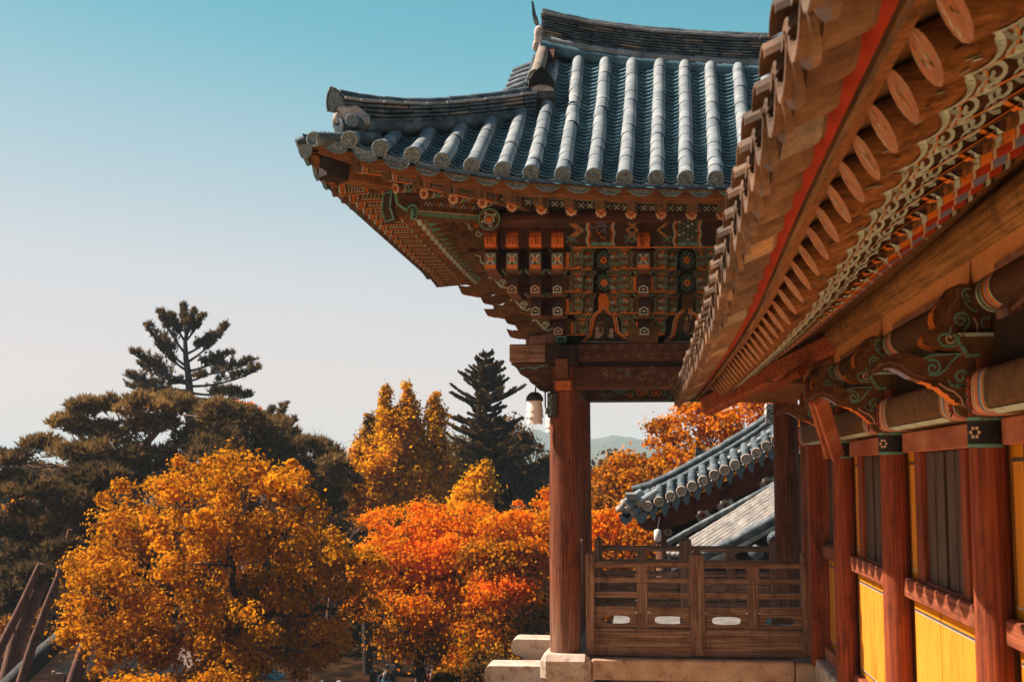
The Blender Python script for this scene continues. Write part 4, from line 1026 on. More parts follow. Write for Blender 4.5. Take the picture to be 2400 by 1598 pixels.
for i, (ya, yb) in enumerate(ybays):
    a, b_ = ya + .09, yb - .09
    fr = MB(); fr.box((WP - .04, a, .16), (WP + .06, b_, .318), M_redwash, .01); fr.build('lintel', cor)
    fr = MB(); fr.box((WP - .06, a, -.967), (WP + .06, b_, -.817), M_redY, .012); fr.build('middle_rail', cor)
    fr = MB(); fr.box((WP - .06, a, -2.11), (WP + .06, b_, -1.965), M_redwash if i == 4 else M_redY, .012); fr.build('sill', cor)
    # rounded painted tie beam
    tb = MB(); z0, z1 = .325, .585; sec = []
    for k in range(28):
        an = 2 * math.pi * k / 28; ca, sa = math.cos(an), math.sin(an); ex = 2 / 3.6
        sec.append((WX + .145 * math.copysign(abs(ca) ** ex, ca), (z0 + z1) / 2 + .13 * math.copysign(abs(sa) ** ex, sa)))
    tb.prism(sec, 'Y', a + .02, b_ - .02, M_tieb if 'M_tieb' in globals() else M_brown, True)
    def band(y0, y1, m, o=.003):
        vs = []; 
        for yy in (y0, y1):
            for (x, z) in sec: vs.append((WX + (x - WX) * (1 + o / .145), yy, (z0 + z1) / 2 + (z - (z0 + z1) / 2) * (1 + o / .13)))
        n = len(sec); tb.add(vs, [(k, (k + 1) % n, n + (k + 1) % n, n + k) for k in range(n) if math.cos(2 * math.pi * k / n) < .3], m, True)
    for e, sg in ((a + .03, 1), (b_ - .03, -1)):
        for o0, o1, m in ((.01, .045, M_brownD), (.05, .065, M_pale), (.07, .145, M_redboard), (.148, .16, M_pale), (.165, .20, M_orange), (.205, .225, M_pale), (.23, .28, M_orange), (.285, .325, M_blue), (.33, .355, M_pale), (.36, .40, M_orange), (.405, .42, M_green)):
            y0, y1 = e + sg * o0, e + sg * o1; band(min(y0, y1), max(y0, y1), m, .003 + .0005 * (o0 * 10 % 3))
        for k in range(7):                                 # flower scrolls
            scrz = lerp(.36, .55, k / 6); q = Vector((WX - .150, e + sg * .105, scrz))
            tb.tube([q + Vector((0, math.cos(j) * .035, math.sin(j) * .022)) for j in range(6)], .006, M_redboard if k % 2 else M_brownD, 4)
    tb.ribbon([(WX - .10, a + .45, z0 + .006), (WX - .10, b_ - .45, z0 + .006)], .06, (-.4, 0, -1), M_pale)
    tb.build('tie_beam', cor)
    # upper log between the brackets, painted ends
    lg = MB(); lg.tube([(WX + .02, a - .05, 1.02), (WX + .02, b_ + .05, 1.02)], .112, M_brownD, 20, start=(1, 0, 0))
    for e, sg in ((a + .12, 1), (b_ - .12, -1)):
        for o0, o1, m in ((.02, .04, M_pale), (.05, .07, M_green), (.08, .10, M_brown), (.11, .125, M_pale), (.14, .155, M_brown), (.17, .20, M_orange), (.205, .235, M_blue), (.24, .28, M_orange), (.29, .31, M_pale), (.32, .335, M_brownD)):
            y0, y1 = e + sg * o0, e + sg * o1; lg.tube([(WX + .02, min(y0, y1), 1.02), (WX + .02, max(y0, y1), 1.02)], .115, m, 20, caps=False, start=(1, 0, 0))
    lg.box((WX - .085, a + .5, 1.095), (WX - .05, b_ - .5, 1.125), M_mauve)
    lg.build('upper_tie_log', cor)
    st = MB(); st.box((WX - .06, a - .1, 1.06), (WX + .05, b_ + .1, 1.36), M_soffit); st.build('plaster_strip', cor)
    dk = MB(); dk.box((WX + .02, a, .585), (WX + .06, b_, 1.0), M_dark); dk.build('shadow_board', cor)  # dark board standing in for the shade in this gap
    # wall panels and boarded window
    lo = MB(); lo.box((WP + .015, a, -1.965), (WP + .055, b_, -.967), M_yellow)
    lo.box((WP + .011, a + .06, -1.905), (WP + .016, b_ - .06, -1.062), M_peach)
    for z in (-1.058, -1.908): lo.box((WP + .010, a + .05, z - .007), (WP + .014, b_ - .05, z + .007), M_line)
    for z in (-1.070, -1.896): lo.box((WP + .008, a + .055, z - .004), (WP + .012, b_ - .055, z + .004), M_white)
    ym = lerp(a, b_, .655)
    lo.box((WP + .0095, ym, -1.965), (WP + .013, ym + .005, -.967), M_brown)
    lo.build('lower_panel', cor)
    w0 = ya + 1.05; w1 = yb - (.62 if i < 4 else .55)
    for (s0, s1) in ((w0 - .16, w0), (w1, w1 + .22)):
        o = MB(); o.box((WP - .014, s0, -.817), (WP + .06, s1, .16), M_redwood, .006); o.build('window_post', cor)
    o = MB(); o.box((WP + .045, w0, -.817), (WP + .06, w1, .16), M_slat); yy = w0; k = 0
    while yy < w1 - .03:                                  # boards of uneven width
        bw = rng.choice((.10, .13, .17, .20, .15)); y2 = min(w1, yy + bw); dx = (.0, .014, .006, .018)[k % 4]
        o.box((WP + .012 + dx, yy + .006, -.80), (WP + .048, y2 - .006, .155), M_slat, .005); yy = y2; k += 1
    o.box((WP - .005, w0, -.817), (WP + .04, w1, -.80), M_redY); o.build('boarded_window', cor)
    for (s0, s1) in ((w1 + .22, b_ + .06), (a, w0 - .16)):
        if s1 - s0 < .06: continue
        o = MB(); o.box((WP + .015, s0, -.817), (WP + .055, s1, .16), M_yellow); g = min(.07, (s1 - s0) * .22)
        o.box((WP + .011, s0 + g, -.75), (WP + .016, s1 - g, .07), M_peach)
        for yy in (s0 + g, s1 - g): o.box((WP + .009, yy - .006, -.75), (WP + .014, yy + .006, .07), M_line)
        o.box((WP + .009, s0 + g, .064), (WP + .0135, s1 - g, .085), M_line); o.box((WP + .009, s0 + g, -.762), (WP + .0135, s1 - g, -.745), M_white)
        o.build('side_panel', cor)
# purlin over the wall
pr = MB(); pr.tube([(1.97, 1.0, 1.385), (1.97, 13.3, 1.385)], .15, M_eaveY, 22, start=(1, 0, 0)); pr.build('purlin', cor)
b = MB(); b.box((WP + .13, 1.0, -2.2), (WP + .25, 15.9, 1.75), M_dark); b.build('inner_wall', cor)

# carved beak bracket and carved head on each column (outlines read on the column at Y 7.62)
def z5(x, y, Y=7.55): p = P(2000 + x / 3.4075, 600 + y / 3.4075, Y); return (p.x, p.z)
BEAK = [z5(*p) for p in ((990, 1205), (880, 1172), (838, 1160), (830, 1140), (800, 1128), (780, 1098), (750, 1085), (700, 1040), (655, 1032), (640, 1010), (560, 988), (480, 962), (400, 912), (330, 882), (270, 885), (215, 918), (145, 948), (140, 905), (200, 835), (280, 787), (370, 765), (480, 772), (580, 808), (650, 772), (940, 757), (1040, 757), (1040, 1205))]
HEAD = [z5(*p) for p in ((880, 205), (800, 235), (755, 300), (750, 330), (700, 333), (705, 372), (665, 430), (660, 500), (680, 560), (610, 605), (575, 640), (580, 690), (640, 720), (700, 735), (760, 750), (1150, 750), (1180, 665), (1180, 480), (1130, 405), (1080, 395), (1030, 410), (990, 360), (1010, 300), (1000, 250), (950, 210))]
M_carve = paint('carved_bracket_brown', (.12, .046, .016), (.05, .02, .010), .45)
def carve(mb, pts, Y, wd, m):
    mb.ribbon([(x, Y, z) for x, z in pts], wd, (0, -1, 0), m)
def spiral(cx_, cy_, r, turns, sg=1, st=0):
    k = int(turns * 12); return [z5(cx_ + sg * math.cos(st + i * .52) * r * (1 - i / (k * 1.15)), cy_ + math.sin(st + i * .52) * r * (1 - i / (k * 1.15))) for i in range(k)]
def fill(src, dx=0): return src
for ci, y in enumerate(COLY):
    cb = MB()                                             # capital block with green outline
    cb.prism([(WX - .19, .80), (WX + .15, .80), (WX + .15, .75), (WX + .11, .66), (WX - .13, .66), (WX - .19, .75)], 'Y', y - .14, y + .14, M_brown)
    cb.ribbon([(WX - .18, y - .144, .79), (WX + .12, y - .144, .79)], .022, (0, -1, 0), M_pale)
    cb.ribbon([(WX - .18, y - .144, .79), (WX - .18, y - .144, .75), (WX - .125, y - .144, .67), (WX - .06, y - .144, .67)], .022, (0, -1, 0), M_green)
    cb.ribbon([(WX - .192, y - .13, .79), (WX - .192, y + .13, .79), (WX - .192, y + .13, .755), (WX - .192, y - .13, .755)], .018, (-1, 0, 0), M_green, True)
    cb.build('capital_block', cor)
    bk = MB(); Y0, Y1 = y - .075, y + .075
    n = len(BEAK); bk.prism(BEAK, 'Y', Y0, Y1, M_carve)
    # underside strip in orange, warm bounced light painted into the colour
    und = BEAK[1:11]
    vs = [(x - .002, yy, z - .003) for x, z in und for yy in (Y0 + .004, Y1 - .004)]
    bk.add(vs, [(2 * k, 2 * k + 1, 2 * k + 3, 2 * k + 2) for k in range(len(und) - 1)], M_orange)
    und = BEAK[11:17]; vs = [(x - .002, yy, z - .003) for x, z in und for yy in (Y0 + .004, Y1 - .004)]
    bk.add(vs, [(2 * k, 2 * k + 1, 2 * k + 3, 2 * k + 2) for k in range(len(und) - 1)], M_blue)
    F = Y0 - .004
    carve(bk, [z5(*p) for p in ((160, 920), (230, 860), (310, 840), (400, 870), (500, 940), (600, 970))], F, .014, M_mauve)
    carve(bk, spiral(655, 885, 70, 1.5, 1, -2.2), F, 0.0128, M_green); carve(bk, [z5(*p) for p in ((580, 812), (640, 785), (760, 778), (860, 772))], F, 0.0096, M_green)
    carve(bk, [z5(*p) for p in ((620, 940), (690, 945), (760, 900), (800, 840), (860, 780), (930, 765))], F, 0.0112, M_green)
    carve(bk, spiral(880, 960, 75, 1.6, -1, 1.0), F, 0.0128, M_green); carve(bk, [z5(*p) for p in ((780, 985), (800, 1025), (860, 1040), (925, 1020), (945, 1060), (930, 1110), (950, 1170))], F, 0.0104, M_green)
    carve(bk, [z5(*p) for p in ((700, 1010), (760, 1050), (830, 1080), (880, 1130), (900, 1185))], F, .010, M_cream)
    bk.build('beak_bracket', cor)
    hd_ = MB(); hd_.prism(HEAD, 'Y', y - .075, y + .075, M_carve)
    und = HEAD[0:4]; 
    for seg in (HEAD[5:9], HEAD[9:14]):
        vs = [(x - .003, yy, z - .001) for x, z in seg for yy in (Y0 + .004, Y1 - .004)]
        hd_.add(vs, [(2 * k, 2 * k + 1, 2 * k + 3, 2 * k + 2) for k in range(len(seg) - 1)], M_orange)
    carve(hd_, spiral(940, 290, 62, 1.5, 1, 1.2), F, 0.0120, M_green); carve(hd_, [z5(*p) for p in ((900, 330), (930, 390), (990, 430), (1040, 405), (1100, 405), (1130, 450), (1105, 490), (1060, 480))], F, 0.0120, M_green)
    carve(hd_, spiral(880, 500, 72, 1.7, -1, 2.4), F, 0.0136, M_green); carve(hd_, [z5(*p) for p in ((800, 560), (790, 610), (720, 620), (695, 655), (730, 705), (810, 715), (890, 690), (915, 640), (905, 590), (940, 540))], F, 0.0128, M_green)
    carve(hd_, spiral(790, 650, 48, 1.1, 1, 0), F, .010, M_cream); carve(hd_, [z5(*p) for p in ((980, 480), (1010, 530), (1015, 590), (990, 640))], F, .010, M_cream)
    carve(hd_, [z5(*p) for p in ((1050, 490), (1045, 530), (1080, 590), (1110, 620))], F, 0.0096, M_green)
    carve(hd_, [z5(*p) for p in ((850, 250), (860, 320), (800, 390), (770, 450))], F, .012, M_mauve)
    hd_.build('carved_head', cor)
    for o in (bk, hd_): pass
# shift of copies is along Y only, so the outlines above are shared by every column

# ---------------- eave
_ey = [1.0, 3.2, 4.3, 5.35, 7.7, 9.7, 11.5, 13.3, 14.5, 15.2]
_eX = [.36, .36, .36, .36, .36, .36, .355, .345, .325, .295]
_eZ = [1.24, 1.182, 1.14, 1.097, .937, .902, .905, .90, .885, .868]
def EX(y): return interp(y, _ey, _eX)
def EZ(y): return interp(y, _ey, _eZ)
SP = .335
etY = [15.05 - SP * i for i in range(41)]
er = MB()
def cupsh(y, x0, z0, x1, z1, r, m, up, n=8, th=.018):
    """half-round tile between two section points; up=1 arched, up=-1 hollow side up"""
    vs = []
    for (x, z) in ((x0, z0), (x1, z1)):
        for rr in (r, r - th):
            for k in range(n + 1):
                a = math.pi * k / n; vs.append((x, y + rr * math.cos(a), z + up * rr * (.62 if up > 0 else .95) * math.sin(a)))
    N = n + 1
    fs = [(k, k + 1, 2 * N + k + 1, 2 * N + k) for k in range(n)] + [(N + k, 3 * N + k, 3 * N + k + 1, N + k + 1) for k in range(n)] + [(k, N + k, N + k + 1, k + 1) for k in range(n)]
    er.add(vs, fs, m, False)
for i, y in enumerate(etY):
    x, z = EX(y), EZ(y); j = rng.uniform(-.012, .012)
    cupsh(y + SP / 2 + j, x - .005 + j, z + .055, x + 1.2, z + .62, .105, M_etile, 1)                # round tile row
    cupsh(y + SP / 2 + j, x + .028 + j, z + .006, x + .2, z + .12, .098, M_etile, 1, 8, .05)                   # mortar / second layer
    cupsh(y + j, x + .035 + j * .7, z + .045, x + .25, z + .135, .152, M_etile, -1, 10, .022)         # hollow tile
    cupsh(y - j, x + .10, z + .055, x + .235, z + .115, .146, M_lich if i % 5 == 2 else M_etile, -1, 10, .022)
for y in etY:                                            # drip plates hanging from the hollow tiles, and round end discs
    x, z = EX(y), EZ(y); j = rng.uniform(-.01, .01); top = []; bot = []
    for k in range(9):
        a = math.pi * k / 8; top.append((y + .15 * math.cos(a), z + .055 - .095 * math.sin(a)))
    for k in range(9):
        a = math.pi * (8 - k) / 8; bot.append((y + .158 * math.cos(a), z + .035 - .155 * math.sin(a) ** .8))
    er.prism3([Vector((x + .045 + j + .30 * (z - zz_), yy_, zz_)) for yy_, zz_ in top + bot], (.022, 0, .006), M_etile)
def eavesheet(mb, off0, off1, m, off2=None):
    offs = [off0, off1] + ([off2] if off2 else [])
    ys = [15.2 - .2 * i for i in range(71)]; vs = []
    for yy in ys:
        for (dx, dz) in offs: vs.append((EX(yy) + dx, yy, EZ(yy) + dz))
    k = len(offs); fs = [(i * k + j, i * k + j + 1, (i + 1) * k + j + 1, (i + 1) * k + j) for i in range(len(ys) - 1) for j in range(k - 1)]
    mb.add(vs, fs, m, False)
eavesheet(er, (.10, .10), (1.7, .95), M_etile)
er.build('eave_tiles', cor)
rb = MB(); eavesheet(rb, (.22, .16), (.312, .045), M_redboard); rb.build('red_eave_board', cor)
M_eaveD = wood('dark_eave_batten', (.03, .014, .006), (.08, .038, .014), (.17, .09, .04), 'Y')
gb = MB(); eavesheet(gb, (.31, .05), (.31, .010), M_eaveD, (.328, .002)); eavesheet(gb, (.328, .002), (.335, .06), M_eaveY); eavesheet(gb, (.335, .052), (.40, .075), M_raft); gb.build('eave_batten', cor)
cs = MB(); eavesheet(cs, (.36, .07), (1.75, .66), M_brown); cs.build('eave_ceiling', cor)
# rafters with slanted painted ends
def cor_rafter(y):
    r = MB(); x0, z0 = EX(y) + .44, EZ(y) - .02; zi = EZ(y) + .005; sl = (1.62 - (zi - .075)) / (1.97 - x0)
    d = Vector((1, 0, sl)).normalized(); n = 14; rr = .094; top = Vector((0, 0, 1)); up = Vector((-d.z, 0, d.x)); A = Vector((x0, y, zi)); B = A + d * ((2.0 - x0) / d.x)
    ring = []
    for k in range(n):
        a = 2 * math.pi * k / n; ring.append((math.cos(a) * rr, math.sin(a) * rr))
    v0 = [A + Vector((0, c, 0)) + up * s + d * (-.06 * s) for c, s in ring]; v1 = [B + Vector((0, c, 0)) + up * s for c, s in ring]
    r.add(v0 + v1, [(k, (k + 1) % n, n + (k + 1) % n, n + k) for k in range(n)], M_raft, True)
    r.add(v0, [list(range(n))], M_rend)
    e0 = sum(v0, Vector()) / n; ex_ = Vector((0, 1, 0)); ey_ = (v0[n // 4] - e0).normalized(); en = ey_.cross(ex_); en = en if en.x < 0 else -en; e0 = e0 + en * .003
    for k in range(5):                                    # flakes of paint left on the cut end
        q = e0 + ex_ * rng.uniform(-.05, .05) + ey_ * rng.uniform(-.06, .06); l_ = ey_ * rng.uniform(.006, .022) + ex_ * rng.uniform(-.006, .006)
        r.ribbon([q - l_, q + l_ * .4, q + l_], rng.uniform(.004, .010), en, rng.choice([M_pale, M_mauve, M_orange, M_brown]))
    # painted bands round the inner part
    def bandr(s0, s1, m, e=.0025):
        a_, b_ = [A + d * s for s in (s0, s1)]
        vs = [q + Vector((0, math.cos(2 * math.pi * k / n) * (rr + e), 0)) + up * (math.sin(2 * math.pi * k / n) * (rr + e)) for q in (a_, b_) for k in range(n)]
        r.add(vs, [(k, (k + 1) % n, n + (k + 1) % n, n + k) for k in range(n // 2 - 1, n)] if False else [(k, (k + 1) % n, n + (k + 1) % n, n + k) for k in range(n)], m, True)
    L = (B - A).length
    for s0, s1, m in ((.26, .60, M_brownD), (.62, .64, M_brown), (.655, .685, M_pale), (.69, .745, M_orange), (.75, .765, M_cream), (.77, .84, M_redboard), (.842, .855, M_cream), (.857, .925, M_blue), (.927, .94, M_cream), (.942, 1.01, M_redboard), (1.012, 1.03, M_brownD), (1.03, 1.055, M_pale), (1.06, 1.08, M_brownD)):
        bandr(s0, s1, m)
    dn = -up
    def on(s, a):                                        # point on the rafter's skin, a = angle from straight down
        return A + d * (s - .05) + dn * (math.cos(a) * (rr + .004)) + Vector((0, math.sin(a) * (rr + .004), 0))
    def sp(s, a, rad_, turns, sg, m, wd, st=0):
        k = int(turns * 11); pts = [on(s + math.cos(st + i * .57) * rad_ * (1 - i / (k * 1.2)), a + sg * math.sin(st + i * .57) * rad_ * (1 - i / (k * 1.2)) / rr) for i in range(k)]
        nn = (dn * math.cos(a) + Vector((0, math.sin(a), 0))); r.ribbon(pts, wd, nn, m)
    r.ribbon([on(.20 - .0022 * (k - 4) ** 2 + .006 * k, -1.7 + .17 * k) for k in range(13)], .030, dn, M_pale)
    r.ribbon([on(.25 - .0022 * (k - 4) ** 2 + .006 * k, -1.7 + .17 * k) for k in range(13)], .014, dn, M_orange)
    for a, s_, sg in ((-1.30, .28, 1), (-.72, .31, 1), (-1.32, .40, -1), (-.78, .43, 1), (-1.25, .52, 1), (-.2, .29, -1), (-.22, .41, 1), (.5, .36, 1)):
        sp(s_, a, .050, 1.55, sg, M_pale, .0165, 1.5)
    r.ribbon([on(.30 + .030 * k, -.02 - .06 * k) for k in range(11)], .040, dn, M_orange)
    r.ribbon([on(.50 + .012 * k, -1.5 + .16 * k) for k in range(10)], .030, dn, M_orange)
    r.ribbon([on(.55 + .010 * k, -1.5 + .16 * k) for k in range(9)], .020, dn, M_pale)
    r.ribbon([on(.62, -1.3 + .26 * k) + d * (-.03 * math.cos((-1.3 + .26 * k) * 2)) for k in range(11)], .02, dn, M_navy)
    for _ in range(4):
        s_ = rng.uniform(.05, .14); a = rng.uniform(-1.4, .5); r.ribbon([on(s_, a), on(s_ + rng.uniform(.02, .06), a + rng.uniform(-.12, .12))], rng.uniform(.006, .016), dn, rng.choice([M_pale, M_mauve, M_green]))
    return r.build('rafter', cor)
M_rend = mottled('worn_rafter_end', [(.33, (.18, .24, .22)), (.42, (.20, .085, .05)), (.52, (.34, .135, .08)), (.58, (.22, .13, .09)), (.68, (.40, .36, .32))], 26, .85, .4, 30, vscale=(1, 1.6, .35))
raft_y = [14.35 - SP * i for i in range(38)]
for y in raft_y: cor_rafter(y)
# hip rafter at the far corner, its little soffit and the leaning braces
h = MB(); A = P(1652, 953, 14.55); B = Vector((1.97, 13.1, 1.33))
h.beam(A, B, .16, .22, M_redY, .03); h.build('hip_rafter', cor)
b = MB(); t0, t1, t2 = Vector((1.0, 14.75, 1.02)), Vector((2.0, 13.4, 1.32)), Vector((2.3, 15.15, 1.05)); b.add([P(1720, 940, 14.85), P(1868, 945, 14.9), P(1885, 900, 13.8), P(1830, 890, 13.6)], [(0, 1, 2, 3)], M_raft)
for k in range(22):
    f = k / 21; b.tube([P(lerp(1725, 1866, f), 942, 14.82), P(lerp(1800, 1885, f), lerp(893, 898, f), 13.7)], .012, M_raft, 5)
b.build('corner_soffit', cor)
b = MB(); b.tube([P(1800, 912, 14.2), P(1880, 870, 13.2)], .05, M_redwood, 10); b.build('corner_strut', cor)
for (u0, v0, u1, v1, Y0, Y1, wd) in ((1922, 935, 1964, 1070, 10.55, 12.4, .13), (1905, 940, 1941, 1068, 10.9, 12.9, .07)):
    b = MB(); b.beam(P(u0, v0, Y0), P(u1, v1, Y1), wd, .045, M_redwash, .006, up=(0, 1, 0)); b.build('leaning_brace', cor)
# roof above
rf = MB()
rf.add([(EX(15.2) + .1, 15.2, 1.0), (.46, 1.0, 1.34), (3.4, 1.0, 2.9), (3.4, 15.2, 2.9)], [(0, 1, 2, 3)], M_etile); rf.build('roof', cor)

# ================================================================== GROUND, TERRACES, HILLS
GZ = -8.0
def hgt(x, y):
    b = 5.5 * max(0, min(1, (y - 47) / 36)) ** 1.3 * max(0, min(1, (12 - x) / 30 + .3))
    far = max(0, min(1, (y - 95) / 160)); return lerp(GZ + b, -13.0, far) + .12 * math.sin(x * .7) * math.sin(y * .5) * (y > 10)
M_earth = mottled('forest_floor', [(.3, (.007, .004, .003)), (.5, (.015, .008, .005)), (.68, (.07, .03, .012))], 1.2, .95, .5, 12, spec=0.0, detail=8)
g = MB()
def sx(t, a, b): s = 2 * t - 1; return math.copysign((math.exp(abs(s) * 6) - 1) / (math.exp(6) - 1), s) * (b - a) / 2
gx = sorted(set([-3500, -2200, -1400, -900, -500, -300, -200, -140, 140, 200, 300, 500, 900, 1400, 2200, 3500] + list(range(-100, 101, 4))))
gy = [-400, -150, -60, -25] + list(range(-8, 110, 3)) + [120, 140, 165, 200, 260, 350, 500, 700, 1000, 1400, 1900, 2500, 3200]
vs = [(x, y, hgt(x, y)) for x in gx for y in gy]; ny = len(gy)
g.add(vs, [(i * ny + j, (i + 1) * ny + j, (i + 1) * ny + j + 1, i * ny + j + 1) for i in range(len(gx) - 1) for j in range(ny - 1)], M_earth, True)
g.build('ground', kind='structure')
# far hills
M_hill = mottled('far_forest', [(.3, (.035, .04, .02)), (.5, (.07, .065, .03)), (.7, (.13, .085, .03))], .012, .95, 0, .05)
HY = 1600
hpts = [(-700, 1085), (-300, 1066), (-60, 1068), (40, 1082), (140, 1085), (400, 1080), (700, 1070), (900, 1050), (1060, 1022), (1180, 1008), (1254, 1007), (1300, 1016), (1386, 1031), (1416, 1023), (1441, 1020), (1477, 1024), (1498, 1027), (1514, 1031), (1560, 1048), (1640, 1066), (1800, 1062), (2100, 1050), (2600, 1070), (3200, 1085)]
hx = [P(u, v, HY).x for u, v in hpts]; hz = [P(u, v, HY).z for u, v in hpts]
h = MB()
def hill(a, b):
    x = lerp(hx[0], hx[-1], a); z = interp(x, hx, hz) + 1.6 * math.sin(x * .09) * math.sin(x * .031 + 1) + .8 * math.sin(x * .27)
    s = 2 * b - 1; y = HY + s * 480 + 40 * math.sin(x * .010)
    k = (1 - abs(s)) ** .8; return (x, y, lerp(-16, z, k) + (3 * math.sin(x * .05 + y * .03) * (1 - k) * k * 4))
h.grid(hill, 260, 16, M_hill); h.build('hills', kind='structure')
# unseen slab added below the corridor to bounce warm light under the eaves, courtyard behind the pavilion
M_pale_pave = granite('pale_court_paving', (.13, .115, .10), (.18, .16, .14), (.23, .20, .18))
M_pave = granite('sandy_paving', (.58, .34, .15), (.70, .43, .20), (.78, .52, .27))  # orange pushed up to warm the light it bounces
b = MB(); b.box((-14, -8, -8.2), (1.75, 13.0, -4.0), M_pave); b.build('bounce_terrace', kind='structure')
b = MB(); b.box((-.55, 19.95, -8.2), (40, 25.2, -2.33), M_pale_pave); b.build('courtyard', kind='structure')
# ------------------------------------------------------------------ stonework
base = thing('stone_support', 'pale granite beams, bracket stones and pillar carrying the wooden pavilion', 'stone base', (.5, 16.5, -8))
def st(name, a, b_, m, ch=.035, sub=True):
    o = MB(); o.box(a, b_, m, ch); return o.build(name, base)
st('corner_block', (P(1265, 1530, 15.62).x, 15.62, -2.515), (P(1384, 1530, 15.62).x, 16.42, -2.175), M_stoneP, .07)
st('stone_beam', (P(1386, 1550, 15.75).x, 15.75, -2.475), (P(1864, 1550, 15.75).x, 16.35, -2.225), M_stone, .02)
st('end_block', (P(1866, 1550, 15.72).x, 15.70, -2.50), (P(1922, 1550, 15.72).x, 16.4, -2.235), M_stone, .02)
st('pillar', (-1.24, 15.72, -8.1), (-.90, 16.2, -2.53), M_stoneP, .04)
st('pillar', (2.0, 15.9, -8.1), (2.4, 16.3, -2.53), M_stoneP, .04)
st('pillar', (-1.24, 19.1, -8.1), (-.8, 19.6, -2.5), M_stoneP, .04)
st('pillar', (1.1, 18.6, -8.1), (1.55, 19.0, -2.7), M_stoneP, .04)
st('pillar', (.25, 18.2, -8.1), (.9, 18.5, -2.72), M_stoneP, .04)
st('side_beam', (-1.2, 16.45, -2.55), (-.85, 19.5, -2.2), M_stone, .03)
o = MB(); yy = 17.5
prof = [(1292, 1499), (1210, 1497), (1200, 1501), (1197, 1512), (1199, 1526), (1206, 1533), (1218, 1536), (1228, 1545), (1231, 1556), (1229, 1566), (1292, 1566)]
o.prism([(P(u, v, yy).x, P(u, v, yy).z) for u, v in prof], 'Y', yy, yy + .5, M_stoneP); so = o.build('bracket_stone', base)
bv = so.modifiers.new('bevel', 'BEVEL'); bv.width = .03; bv.segments = 2
o = MB(); yy = 16.75
prof = [(1290, 1561), (1145, 1560), (1138, 1564), (1135, 1575), (1137, 1610), (1150, 1625), (1290, 1625)]
o.prism([(P(u, v, yy).x, P(u, v, yy).z) for u, v in prof], 'Y', yy, yy + .55, M_stoneP); so = o.build('bracket_stone', base)
bv = so.modifiers.new('bevel', 'BEVEL'); bv.width = .03; bv.segments = 2
plinth = thing('stone_plinth', 'pale stone plinth under the sill of the yellow and red corridor', 'plinth', (2.4, 8, -4.6))
o = MB(); o.box((1.90, 1.0, -4.6), (3.2, 15.25, -2.115), M_stoneP, .02); o.build('plinth_body', plinth)
o = MB(); o.box((1.74, 15.3, -2.60), (2.25, 15.68, -2.51), M_stoneP, .012); o.build('step_slab', plinth)
o = MB(); o.box((1.80, 15.27, -4.6), (2.2, 15.66, -2.605), M_stoneP, .012); o.build('plinth_end', plinth)
# lower hall seen under the stone beam
lowh = thing('lower_hall_wall', 'strip of red posts and yellow panels seen under the stone beam', 'wall', (1.6, 20.6, -8))
o = MB(); o.box((.7, 19.80, -8.1), (3.2, 19.94, -2.40), M_yellow); o.build('panel', lowh)
for k in range(6):
    o = MB(); o.box((.82 + .33 * k, 19.70, -8.1), (.99 + .33 * k, 19.81, -2.40), M_redwood); o.build('post', lowh)
# ------------------------------------------------------------------ lamps on the pavilion columns
def lantern(x, y, label):
    """scalloped glass shade hung from a curved iron arm fixed to the column"""
    L = thing('wall_lantern', label, 'lantern', (x, y, .4), 'glass lanterns fixed to the pavilion columns')
    dx = x - P(1253, 950, 15.8).x; dy = y - 15.8
    T = lambda u, v: P(u, v, 15.8) + Vector((dx, dy, 0))
    o = MB(); a, c = T(1283, 920), T(1297, 978); o.box((a.x, y - .03, c.z), (c.x + .05, y + .10, a.z), M_iron, .01)
    for k in range(8): o.blob((lerp(a.x, c.x, .5) + .012 * math.cos(k * 2.1), y - .03, lerp(a.z - .04, c.z + .04, k / 7)), (.02, .012, .018), M_cap, k, .3, 5)
    o.build('wall_plate', L)
    o = MB(); o.tube([T(1290, 964), T(1282, 962), T(1278, 952), T(1278, 930), T(1277, 910), T(1272, 899), T(1264, 897), T(1257, 902), T(1255, 913), T(1255, 922)], .010, M_iron, 8); o.build('arm', L)
    c = T(1253, 938)
    o = MB(); k = .0053
    o.lathe([(.004, .105), (.03, .10), (.062, .075), (.088, .035), (.10, -.005), (.092, -.006), (.08, .03), (.0, .07)], c, M_iron, n=24)
    for q in range(10):
        a = q * math.pi / 5; o.tube([c + Vector((math.cos(a) * r_, math.sin(a) * r_, z_)) for r_, z_ in ((.035, .10), (.07, .07), (.095, .03), (.104, -.012))], [.006, .010, .012, .006], M_iron, 5)
    o.build('cap', L)
    o = MB(); n = 40
    for ring, (zt_, zb_, r0, r1) in enumerate(((.01, -.12, .082, .102), (-.08, -.20, .088, .108), (-.16, -.275, .085, .098))):
        vs = []; 
        for i in range(n):
            a = 2 * math.pi * i / n; s_ = abs(math.sin(a * 4 + ring * .8)) 
            for f in (0, .35, .7, 1):
                rr = lerp(r0, r1, f) * (1 + .05 * s_ * f); zz_ = lerp(zt_, zb_ - .022 * s_, f); vs.append(c + Vector((math.cos(a) * rr, math.sin(a) * rr, zz_)))
        o.add(vs, [(4 * i + j, 4 * ((i + 1) % n) + j, 4 * ((i + 1) % n) + j + 1, 4 * i + j + 1) for i in range(n) for j in range(3)], M_glass, True)
    o.build('shade', L); return L
lantern(P(1253, 950, 15.8).x, 15.8, 'white scalloped glass lantern on an iron arm at the front pavilion column')
lantern(-1.40, 19.25, 'white glass lantern mostly hidden behind the front pavilion column')

